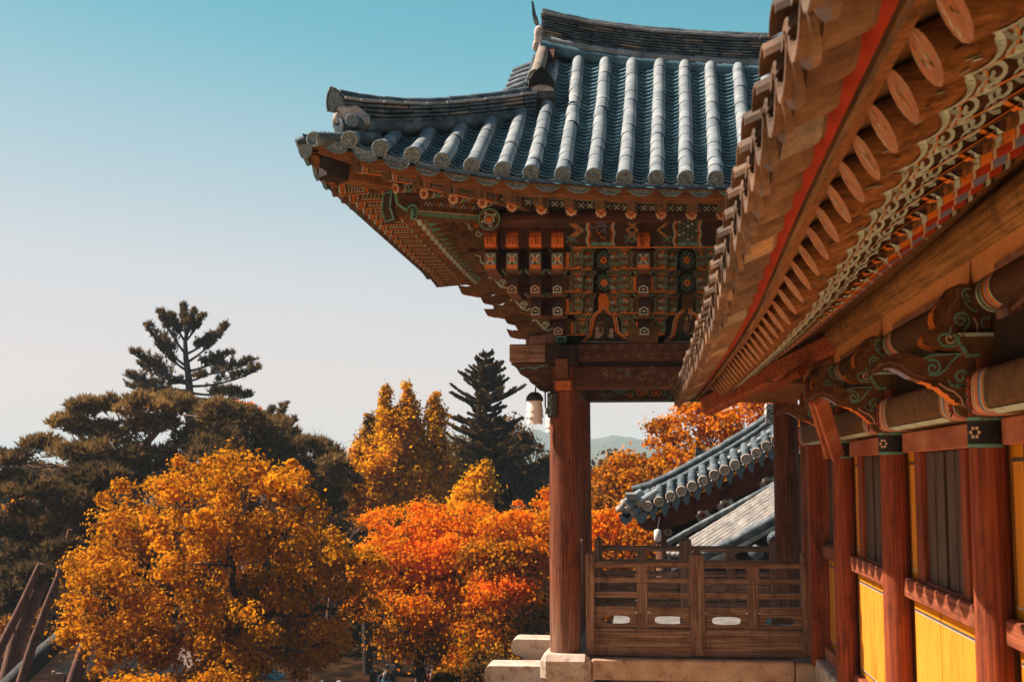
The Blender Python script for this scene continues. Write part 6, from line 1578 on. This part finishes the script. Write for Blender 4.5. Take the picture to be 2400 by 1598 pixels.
pine('dark red pine behind the golden tree, lowest to the right of the group', [gpt(580, Y), P(585, 1200, Y), P(575, 1080, Y), P(570, 1030, Y)], [.3, .24, .18, .08],
     pads(Y, [(570, 985, 60, 24, .05), (640, 1010, 60, 22, 0), (560, 1030, 80, 30, -.05), (650, 1050, 70, 24, .02), (720, 1050, 60, 20, 0), (770, 1065, 40, 20, -.05), (600, 1090, 90, 36, -.15), (700, 1100, 80, 34, -.1), (520, 1110, 60, 34, -.15), (790, 1110, 50, 34, -.15), (760, 1170, 70, 40, -.2)]), L_PINE, .9)
Y = 40
pine('shaggy dark pine at the far left with foliage low over the leaning trunks', [gpt(10, Y), P(40, 1500, Y), P(110, 1330, Y), P(190, 1190, Y), P(215, 1110, Y)], [.32, .27, .2, .15, .07],
     pads(Y, [(205, 1080, 50, 34, .05), (250, 1110, 60, 40, -.05), (190, 1140, 70, 44, -.05), (240, 1190, 60, 44, -.1), (150, 1200, 70, 46, -.05), (110, 1250, 70, 46, 0), (170, 1270, 50, 44, -.05), (70, 1290, 60, 50, 0), (130, 1330, 50, 40, -.05), (40, 1230, 50, 40, -.1), (30, 1330, 50, 50, -.1), (85, 1390, 44, 40, -.05), (15, 1410, 40, 40, -.15), (200, 1240, 36, 36, -.1), (250, 1260, 44, 60, -.15), (20, 1130, 50, 20, .05), (70, 1150, 70, 22, .0), (-10, 1080, 40, 14, .1), (40, 1078, 40, 12, .1)]), L_DPINE, 1.0)
# leaning bare trunks of further pines, their crowns above the frame of leaves
def trunk_only(label, pts, radii, bark, padsl, mat=L_DPINE):
    return pine(label, pts, radii, padsl, mat, .8, group=None)
Y = 36
trunk_only('slender leaning pine trunk lit along its left edge, second from the left frame edge', [gpt(0, Y), P(45, 1610, Y), P(80, 1500, Y), P(110, 1420, Y), P(138, 1350, Y), P(165, 1240, Y)], [.15, .14, .13, .12, .10, .07], M_rbark, pads(Y, [(150, 1290, 34, 24, -.1)]))
trunk_only('leaning pine trunk cut by the left frame edge', [gpt(-90, Y + 1), P(-20, 1560, Y + 1), P(20, 1480, Y + 1), P(50, 1420, Y + 1), P(95, 1320, Y + 1)], [.15, .14, .13, .12, .09], M_rbark, pads(Y + 1, [(80, 1360, 40, 24, -.1)]))
t_ = trunk_only('short stout pine trunk going up into the golden tree', [gpt(140, Y + .5), P(172, 1600, Y + .5), P(195, 1530, Y + .5), P(215, 1470, Y + .5), P(232, 1420, Y + .5)], [.22, .21, .20, .18, .14], M_rbark, pads(Y + .5, [(240, 1400, 30, 20, -.1)]))
Y = 38
bt = MB(); bt.tube([gpt(-60, Y) - Vector((0, 0, .3)), P(10, 1620, Y), P(60, 1570, Y), P(110, 1525, Y), P(150, 1490, Y), P(190, 1470, Y), P(240, 1440, Y)], [.34, .32, .30, .29, .26, .20, .14], M_sgbark, 12)
t_ = thing('fallen_trunk', 'thick bluish grey trunk leaning almost flat behind the slender pine trunks', 'tree trunk', gpt(-60, Y)); bt.build('trunk', t_)
# tall open pine
def open_pine(label, u, Y, trunk, tips, ts=.34):
    k = Y / 3000; tp = [P(a, b_, Y) for a, b_ in trunk]; t = thing('tall_pine', label, 'tree', gpt(u, Y)); tr = MB()
    tr.tube([gpt(u, Y) - Vector((0, 0, .3))] + tp, [.30] + [lerp(.20, .04, i / (len(tp) - 1)) for i in range(len(tp))], M_gbark, 9)
    Cc = []; Up = []
    for (vb, a, b_, sp_) in tips:
        o = P(interp(-vb, [-p[1] for p in trunk], [p[0] for p in trunk]), vb, Y); e = P(a, b_, Y + rng.uniform(-1.5, 1.5)); mid = o.lerp(e, .5) - Vector((0, 0, (e - o).length * .10))
        pts = [((1 - s_) ** 2) * o + 2 * s_ * (1 - s_) * mid + s_ * s_ * e for s_ in [i / 8 for i in range(9)]]
        tr.tube(pts, [lerp(.07, .015, i / 8) for i in range(9)], M_gbark, 6)
        L = (e - o).length
        for j in range(int(46 * sp_)):
            q = rng.uniform(.32, 1.0); i = min(7, int(q * 8)); b0 = pts[i].lerp(pts[i + 1], q * 8 - i)
            l = L * .30 * (1.1 - q * .8) * rng.uniform(.5, 1.2); d = (pts[i + 1] - pts[i]).normalized(); a_ = rng.uniform(0, 6.28)
            dv = (d * .8 + Vector((math.cos(a_) * .9, math.sin(a_) * .9, abs(math.sin(a_ * 3)) * .6 + .35))).normalized(); e2 = b0 + dv * l
            tr.tube([b0, e2], [.018, .008], M_gbark, 4)
            for s_ in range(3):
                f = rng.uniform(.35, 1.0); Cc.append(b0.lerp(e2, f) + Vector((rng.uniform(-.13, .13), rng.uniform(-.13, .13), rng.uniform(-.05, .13)))); Up.append(dv * .5 + Vector((0, 0, .8)))
            for s_ in range(1): Cc.append(e2 + Vector((0, 0, .02))); Up.append(Vector((0, 0, 1)))
    Cc = np.array([tuple(c) for c in Cc]); Up = np.array([tuple(c) for c in Up])
    V, F, idx = tufts(Cc, Up, ts * nr.uniform(.6, 1.1, len(Cc)), 7, .6); mesh_np('crown', V, F, L_DPINE, t, .5 + nr.normal(0, .22, len(Cc))[idx]); tr.build('trunk', t); return t
open_pine('tall open crowned pine rising highest against the pale sky on the left', 442, 60, [(446, 935), (442, 880), (436, 840), (434, 800), (440, 770), (446, 745)],
    [(925, 295, 905, 1.0), (915, 300, 885, 1.1), (905, 600, 870, 1.1), (895, 312, 830, 1.2), (880, 590, 850, 1.2), (860, 345, 770, 1.3), (870, 540, 830, 1), (850, 530, 770, 1.1), (830, 375, 735, 1.2), (830, 500, 790, 1), (800, 400, 740, .9), (800, 475, 745, 1), (790, 430, 722, .9), (790, 455, 735, .8), (920, 560, 920, 1.2), (915, 350, 925, 1.0), (890, 400, 900, .6), (870, 370, 810, 1), (890, 480, 880, .6), (930, 590, 930, .8), (900, 330, 860, 1)], .27)
open_pine('smaller open pine peeking over the dark pines right of the tall one', 600, 57, [(600, 1080), (602, 1030), (610, 1000), (625, 970)], [(1040, 670, 955, 1.2), (1050, 660, 985, 1.2), (1020, 640, 960, 1), (1010, 570, 975, .8), (1040, 690, 990, 1), (1000, 600, 960, .8)], .25)
# small touches of other trees
Y = 62
broadleaf('ginger_tree', 'small bright orange tree peeking between the dark pines on the left', (gpt(545, Y), P(545, 1010, Y)), [bl(565, 952, Y, 34, 14, None, .3), (bl(430, 935, Y, 20, 12, None, .2)), bl(595, 965, Y, 20, 10, None, .2)], 40, 40, .3, .16, L_MAPLE, GRP, nlimbs=8, r=.1)
broadleaf('yellow_tree', 'yellow orange tree glimpsed low between pines at the left frame edge', (gpt(50, 55), P(40, 1260, 55)), [bl(30, 1205, 55, 40, 28, None, .1), bl(75, 1140, 55, 30, 16, None, .1), bl(70, 1230, 55, 26, 30, None, 0), bl(30, 1470, 55, 40, 26, None, -.1), bl(95, 1440, 55, 30, 30, None, -.15)], 90, 50, .36, .16, L_GOLD, GRP, nlimbs=10, r=.12)
broadleaf('red_tree', 'dull red bushy tree between the dark pine and the bare tree', (gpt(655, 56), P(660, 1080, 56)), [bl(645, 1030, 56, 44, 12, None, 0), bl(690, 1040, 56, 34, 12, None, 0), bl(720, 1130, 56, 40, 30, None, -.2), bl(660, 1090, 56, 30, 20, None, -.1)], 80, 44, .34, .15, L_RED, GRP, nlimbs=14, r=.1)
# bare tree
def bare(u, Y, vt, label, spread=.5, n=5):
    b0 = gpt(u, Y); t = thing('bare_tree', label, 'tree', b0); tr = MB(); tipz = P(u, vt, Y).z
    def grow(p, d, L, r, lv):
        e = p + d * L; pts = limb(tr, p, e, r, r * .6, M_bark, 4, .06, n=5)
        if lv == 0: return
        for _ in range(3 if lv > 1 else 4):
            nd = (d + Vector((rng.uniform(-1, 1), rng.uniform(-1, 1), rng.uniform(-.2, .7))) * spread).normalized(); grow(pts[rng.randint(2, 4)], nd, L * rng.uniform(.55, .8), r * .55, lv - 1)
    H = tipz - b0.z; grow(b0 - Vector((0, 0, .2)), Vector((.03, 0, 1)), H * .50, .16, n); tr.build('trunk', t)
    cc = crown('crown', [bl(u - 20, 1130, Y, 50, 60, None, .1), bl(u + 30, 1170, Y, 50, 60, None, 0)], 40, 26, .5, .12, L_BROWN, t, shell=.2); return t
bare(770, 53, 1180, 'leafless twiggy tree with pinkish branches between golden tree and ginkgos')
# dark undergrowth
for i, (u, v, Y, ru, rv, t, lab) in enumerate(((1190, 1585, 30, 110, 36, -.1, 'olive brown shrub in front of the lowest stone bracket'), (1050, 1610, 33, 60, 26, -.2, 'small dark shrub left of the lowest stone bracket'), (330, 1625, 30, 110, 40, .1, 'golden leaved shrub at the bottom left in front of the hut roof'), (520, 1610, 31, 90, 40, -.05, 'dim yellow brown shrub at the bottom under the golden tree'))):
    broadleaf('shrub', lab, (gpt(u, Y), P(u, v + rv, Y)), [bl(u, v, Y, ru, rv, ru * .7, t)], 60, 50, .3, .10, L_GOLD if i > 1 else L_BROWN, 'shrubs under the trees', nlimbs=10, r=.06, cat='shrub', tint0=.5)
for i, (u, v, Y) in enumerate(((-60, 1330, 62), (60, 1300, 66), (200, 1330, 60), (330, 1290, 64), (470, 1280, 66), (620, 1270, 62), (740, 1300, 60), (840, 1290, 64), (960, 1320, 62), (1080, 1310, 60), (1190, 1320, 64), (1290, 1310, 66), (1400, 1330, 62), (130, 1500, 56), (640, 1470, 54), (760, 1460, 56), (880, 1480, 55), (1010, 1470, 57), (1150, 1480, 55), (1280, 1480, 57))):
    broadleaf('dim_tree', 'dim brown tree in the shaded mass behind the bright autumn trees', (gpt(u, Y), P(u, v + 60, Y)), [bl(u, v - 30, Y, 80, 90, None, rng.uniform(-.2, .1)), bl(u + 20, v + 60, Y, 90, 70, None, -.2)], 120, 40, .75, .26, L_BROWN, 'dim trees behind the bright ones', nlimbs=16, r=.2, shell=.3)
wood_ = thing('far_woods', None, None); C.objects.unlink(wood_); bpy.data.objects.remove(wood_)
bls = []
for u in range(-260, 1560, 46):
    if 690 < u < 830: continue
    Y = rng.uniform(84, 100); v = rng.uniform(1100, 1150); bls.append(bl(u, v, Y, rng.uniform(40, 70), rng.uniform(34, 60), None, rng.uniform(-.2, .1)))
crown('far_woods', bls, 900, 34, 1.0, .42, L_BROWN, None, shell=.3)
bpy.data.objects['far_woods']['kind'] = 'stuff'; bpy.data.objects['far_woods']['label'] = 'dark wooded rise behind the trees'

# ================================================================== PEOPLE AND SMALL THINGS AT THE BOTTOM
M_skin = mottled('skin', [(.3, (.42, .22, .14)), (.7, (.52, .29, .19))], 10, .6, 0)
M_hair = mottled('black_hair', [(.3, (.010, .008, .007)), (.7, (.028, .02, .016))], 30, .5, .2)
def cloth(name, c): return mottled(name, [(.3, tuple(x * .75 for x in c)), (.7, c)], 12, .9, .2, 40)
def stripes(name, a, bb, s):
    m, n, b = newmat(name); w_ = n.nodes.new('ShaderNodeTexWave'); w_.bands_direction = 'Z'; w_.inputs['Scale'].default_value = s; n.links.new(objvec(n), w_.inputs[0])
    n.links.new(ramp(n, w_.outputs['Fac'], [(.45, a), (.55, bb)]).outputs[0], b.inputs['Base Color']); b.inputs['Roughness'].default_value = .9; return m
def skin_mesh(name, verts, edges, radii, mat, parent, root=0, sub=1):
    me = bpy.data.meshes.new(name); me.from_pydata(verts, edges, []); o = bpy.data.objects.new(name, me); C.objects.link(o)
    md = o.modifiers.new('skin', 'SKIN'); md.use_smooth_shade = True
    for i, r_ in enumerate(radii):
        me.skin_vertices[0].data[i].radius = (r_, r_) if not hasattr(r_, '__len__') else r_
    me.skin_vertices[0].data[root].use_root = True
    if sub: s_ = o.modifiers.new('sub', 'SUBSURF'); s_.levels = s_.render_levels = sub
    dg = bpy.context.evaluated_depsgraph_get(); em = bpy.data.meshes.new_from_object(o.evaluated_get(dg)); o.modifiers.clear(); o.data = em; em.name = name
    em.materials.clear(); em.materials.append(mat)
    for p in em.polygons: p.use_smooth = True
    return attach(o, parent)
def person(u, vtop, h, face, shirt, legs, label, hair=None, cap=None, arm_out=.0):
    """standing figure; u, vtop = where the crown of the head shows, face = heading in radians (0 looks at the camera)"""
    Y = (8 - h) * 3000 / (vtop - 1108); p = P(u, vtop, Y); z0 = hgt(p.x, Y); k = h / 1.72
    root = thing('person', label, 'person', (p.x, Y, z0), 'visitors below the temple')
    cf, sf = math.cos(face), math.sin(face)
    def W(x, y, z): x, y = x * k, y * k; return (p.x + x * cf + y * sf, Y - (y * cf - x * sf), z0 + z * k)   # +y = forwards
    V = [W(0, 0, .93), W(0, .01, 1.12), W(0, 0, 1.32), W(0, 0, 1.44), W(0, .015, 1.50), W(0, .03, 1.62), W(0, .02, 1.70)]
    E_ = [(0, 1), (1, 2), (2, 3), (3, 4), (4, 5), (5, 6)]; Rr = [.15, .14, .155, .075, .052, .092, .07]
    for s_ in (-1, 1):
        b = len(V); V += [W(s_ * .19, 0, 1.38), W(s_ * (.25 + arm_out), .01, 1.12), W(s_ * (.26 + arm_out), .08, .88), W(s_ * (.255 + arm_out), .10, .80), W(s_ * .09, 0, .86), W(s_ * .10, .02, .48), W(s_ * .10, -.01, .09), W(s_ * .11, .10, .035)]
        E_ += [(3, b), (b, b + 1), (b + 1, b + 2), (b + 2, b + 3), (0, b + 4), (b + 4, b + 5), (b + 5, b + 6), (b + 6, b + 7)]; Rr += [.06, .046, .036, .036, .085, .062, .045, .04]
    Rr = [r_ * k for r_ in Rr]
    body = skin_mesh('body', V, E_, Rr, M_skin, root)
    # face: nose, eyes, ears as part of the head
    import bmesh
    bm = bmesh.new(); bm.from_mesh(body.data)
    for (x, y, z, r_) in ((0, .125, 1.605, .016), (.098, .02, 1.61, .022), (-.098, .02, 1.61, .022)):
        q = bmesh.ops.create_icosphere(bm, subdivisions=1, radius=r_ * k, matrix=Matrix.Translation(W(x, y, z)))
    bm.to_mesh(body.data); bm.free()
    o = MB()
    for s_ in (-1, 1): o.blob(W(s_ * .034, .115, 1.635), (.012, .012, .008), M_hair, 1, 0, 4)
    o.ribbon([W(-.025, .122, 1.565), W(.025, .122, 1.565)], .010, (sf, -cf, 0), M_redboard); o.build('facial_features', body)
    hm = MB(); c = W(0, -.005, 1.665); n = 12; vs = []
    for i in range(7):
        a = math.pi * .62 * i / 6
        for j in range(n):
            b_ = 2 * math.pi * j / n; fwd = math.cos(b_); zz_ = math.cos(a) * .095 - (.05 * max(0, -fwd) + (.16 if hair == 'long' else .0) * max(0, -fwd + .4)) * (i / 6) + .03 * max(0, fwd) * (i / 6)
            vs.append(W(math.sin(a) * .108 * math.sin(b_), -.005 + math.sin(a) * .118 * math.cos(b_), 1.655 + zz_))
    hm.add(vs, [(i * n + j, i * n + (j + 1) % n, (i + 1) * n + (j + 1) % n, (i + 1) * n + j) for i in range(6) for j in range(n)], cap or M_hair, True)
    if cap: hm.add([W(-.08, .09, 1.68), W(.08, .09, 1.68), W(.06, .19, 1.66), W(-.06, .19, 1.66)], [(0, 1, 2, 3)], cap)
    hm.build('cap' if cap else 'hair', root)
    # clothes follow the body
    sv = [W(0, 0, .93), W(0, .01, 1.12), W(0, 0, 1.32), W(0, 0, 1.43)]; se = [(0, 1), (1, 2), (2, 3)]; sr = [.165, .155, .17, .085]
    for s_ in (-1, 1):
        b = len(sv); sv += [W(s_ * .195, 0, 1.38), W(s_ * (.25 + arm_out), .01, 1.13), W(s_ * (.258 + arm_out), .06, .95)]; se += [(3, b), (b, b + 1), (b + 1, b + 2)]; sr += [.075, .062, .052]
    skin_mesh('shirt', sv, se, [r_ * k for r_ in sr], shirt, root)
    lv = [W(0, 0, .95), W(0, 0, .88)]; le = [(0, 1)]; lr = [.15, .15]
    for s_ in (-1, 1):
        b = len(lv); lv += [W(s_ * .095, 0, .80), W(s_ * .10, .02, .48), W(s_ * .10, -.01, .10)]; le += [(1, b), (b, b + 1), (b + 1, b + 2)]; lr += [.10, .078, .062]
    skin_mesh('trousers', lv, le, [r_ * k for r_ in lr], legs, root); return root
jeans = cloth('dark_trousers', (.03, .03, .045))
person(994, 1557, 1.72, .25, cloth('grey_shirt', (.17, .14, .12)), jeans, 'person with short black hair in a grey brown shirt, left of the striped shirt')
person(1017, 1560, 1.70, -.2, stripes('striped_shirt', (.015, .012, .012), (.34, .045, .02), 5.2), jeans, 'person in a shirt striped red and black beside the grey shirted one')
person(1012, 1540, 1.76, .1, cloth('pale_blue_shirt', (.28, .42, .50)), jeans, 'person in a pale blue shirt and dark cap standing behind the striped shirt', cap=cloth('black_cap', (.02, .018, .018)))
person(906, 1570, 1.62, 2.7, cloth('dark_teal_jacket', (.01, .06, .09)), jeans, 'person with long dark hair in a dark teal jacket seen from behind', hair='long')
person(905, 1556, 1.66, .3, cloth('black_coat', (.03, .025, .022)), jeans, 'person in a black coat facing the one in the teal jacket')
person(699, 1586, 1.70, -.7, cloth('brown_shirt', (.10, .06, .04)), jeans, 'person at the bottom edge right of the pale rail, leftmost of the row of heads')
person(733, 1590, 1.68, .6, cloth('beige_shirt', (.25, .18, .12)), jeans, 'person at the bottom edge, second head of the row from the left')
person(758, 1587, 1.74, .9, cloth('navy_shirt', (.03, .04, .07)), jeans, 'person with sunlit cheek at the bottom edge, third head of the row')
person(795, 1590, 1.70, .0, cloth('maroon_shirt', (.10, .03, .03)), jeans, 'person in a lilac rimmed cap at the bottom edge, rightmost of the row', cap=cloth('lilac_cap', (.30, .25, .34)))
# covered cart
Y = 39.5; c = P(640, 1600, Y); cart = thing('covered_cart', 'turquoise covered cart with a pale rail at the bottom under the golden tree', 'cart', (c.x, Y, GZ))
M_turq = mottled('turquoise_cover', [(.3, (.01, .11, .15)), (.7, (.03, .20, .25))], 6, .5)
x0, x1, zt = P(600, 1590, Y).x, P(690, 1590, Y).x, P(620, 1580, Y).z
o = MB(); sec = [(x0, GZ + .5), (x0, zt - .18), (x0 + .06, zt - .06), (x0 + .18, zt), (x0 + .34, zt - .02), (x0 + .62, zt - .16), (x0 + .62, zt - .22), (x0 + .34, zt - .09), (x0 + .14, zt - .12), (x0 + .10, zt - .2), (x0 + .10, GZ + .5)]
o.prism(sec, 'Y', Y, Y + 1.1, M_turq); o.build('cover', cart)
o = MB(); o.box((x0 + .12, Y + .1, GZ + .5), (x1, Y + 1.0, GZ + 1.35), M_raft, .02); o.build('cart_box', cart)
o = MB(); o.box((x0 + .2, Y - .02, P(640, 1596, Y).z - .03), (x1 + .02, Y + .06, P(640, 1596, Y).z + .03), M_stoneP, .01); o.build('rail', cart)
for dx in (.3, .95):
    for dy in (0, 1.05): o = MB(); o.lathe([(.27, -.03), (.30, 0), (.27, .03), (.05, .05)], (x0 + dx, Y + dy, GZ + .30), M_iron, axis=(0, 1, 0), n=20); o.build('wheel', cart)
# small dark crate on the ground and the notice board behind the people
o = MB(); c = P(872, 1582, 44); o.box((c.x - .1, 44, hgt(c.x, 44) - .05), (c.x + .13, 44.4, c.z + .1), M_iron, .02); o.box((c.x - .12, 43.98, c.z + .1), (c.x + .15, 44.42, c.z + .14), M_gbark, .01); tag(o.build('litter_bin'), 'small dark bin on the shaded slope left of the black coat', 'bin')
nb = thing('notice_board', 'pale notice board on two posts behind the person in the black coat', 'notice board', (P(915, 1560, 47).x, 47, hgt(P(915, 1560, 47).x, 47)))
a, b_ = P(903, 1556, 47), P(926, 1571, 47); o = MB(); o.box((a.x, 47, b_.z), (b_.x, 47.05, a.z), M_stoneP, .01); o.build('board', nb)
for x in (a.x + .04, b_.x - .04): o = MB(); o.box((x - .03, 47.05, hgt(x, 47) - .2), (x + .03, 47.1, a.z + .05), M_dbark); o.build('post', nb)
# hut
Y = 40; hut = thing('hut', 'small hut with a pale weathered roof among the trunks at bottom left', 'hut', gpt(270, Y))
pk0, pk1 = P(215, 1547, Y + 1.6), P(330, 1552, Y + 1.6); e0, e1, e2 = P(134, 1573, Y), P(212, 1556, Y + .0), P(248, 1573, Y)
o = MB(); z_e = P(250, 1574, Y).z; xw0, xw1 = P(150, 1580, Y).x, P(400, 1580, Y).x
M_thatch = mottled('pale_weathered_roof', [(.3, (.30, .18, .13)), (.5, (.44, .28, .20)), (.7, (.55, .38, .30))], 5, .95, .7, 14, vscale=(1, 4, 1), bd=.04)
A = [Vector((xw0 - .2, Y - .4, z_e)), Vector((xw1 + .2, Y - .4, z_e)), Vector((xw1 + .2, Y + 3.6, z_e)), Vector((xw0 - .2, Y + 3.6, z_e))]; T0, T1 = Vector((xw0 + 1.0, Y + 1.6, z_e + .75)), Vector((xw1 - 1.0, Y + 1.6, z_e + .75))
o.add(A + [T0, T1], [(0, 1, 5, 4), (1, 2, 5), (2, 3, 4, 5), (3, 0, 4)], M_thatch); o.add([p - Vector((0, 0, .1)) for p in A] + A, [(0, 1, 5, 4), (1, 2, 6, 5), (2, 3, 7, 6), (3, 0, 4, 7)], M_thatch); o.tube([T0, T1], .08, M_thatch, 8)
for a_, b_ in ((A[0], T0), (A[1], T1)): o.tube([a_, b_], .06, M_thatch, 8)
o.build('roof', hut)
o = MB(); o.box((xw0, Y, GZ - .2), (xw1, Y + 3.2, z_e), M_redwood); o.build('wall', hut)
o = MB(); wc = P(240, 1598, Y); o.box((wc.x - .2, Y - .02, wc.z - .25), (wc.x + .2, Y + .01, wc.z + .12), M_dark); o.box((wc.x - .24, Y - .03, wc.z + .12), (wc.x + .24, Y + .02, wc.z + .17), M_mauve); o.build('window', hut)
# ================================================================== HAZE
hz = MB(); hz.box((-3600, -450, -20), (3600, 3300, 62), M_iron)
hm_ = bpy.data.materials.new('haze'); hm_.use_nodes = True; n = hm_.node_tree; n.nodes.clear(); v_ = n.nodes.new('ShaderNodeVolumePrincipled'); oo = n.nodes.new('ShaderNodeOutputMaterial')
v_.inputs['Color'].default_value = (.66, .83, .91, 1); v_.inputs['Density'].default_value = .00042; v_.inputs['Anisotropy'].default_value = 0
n.links.new(v_.outputs[0], oo.inputs['Volume']); hz.mats = [hm_]
tag(hz.build('haze'), 'pale air between the temple and the far hills', 'haze', kind='stuff')
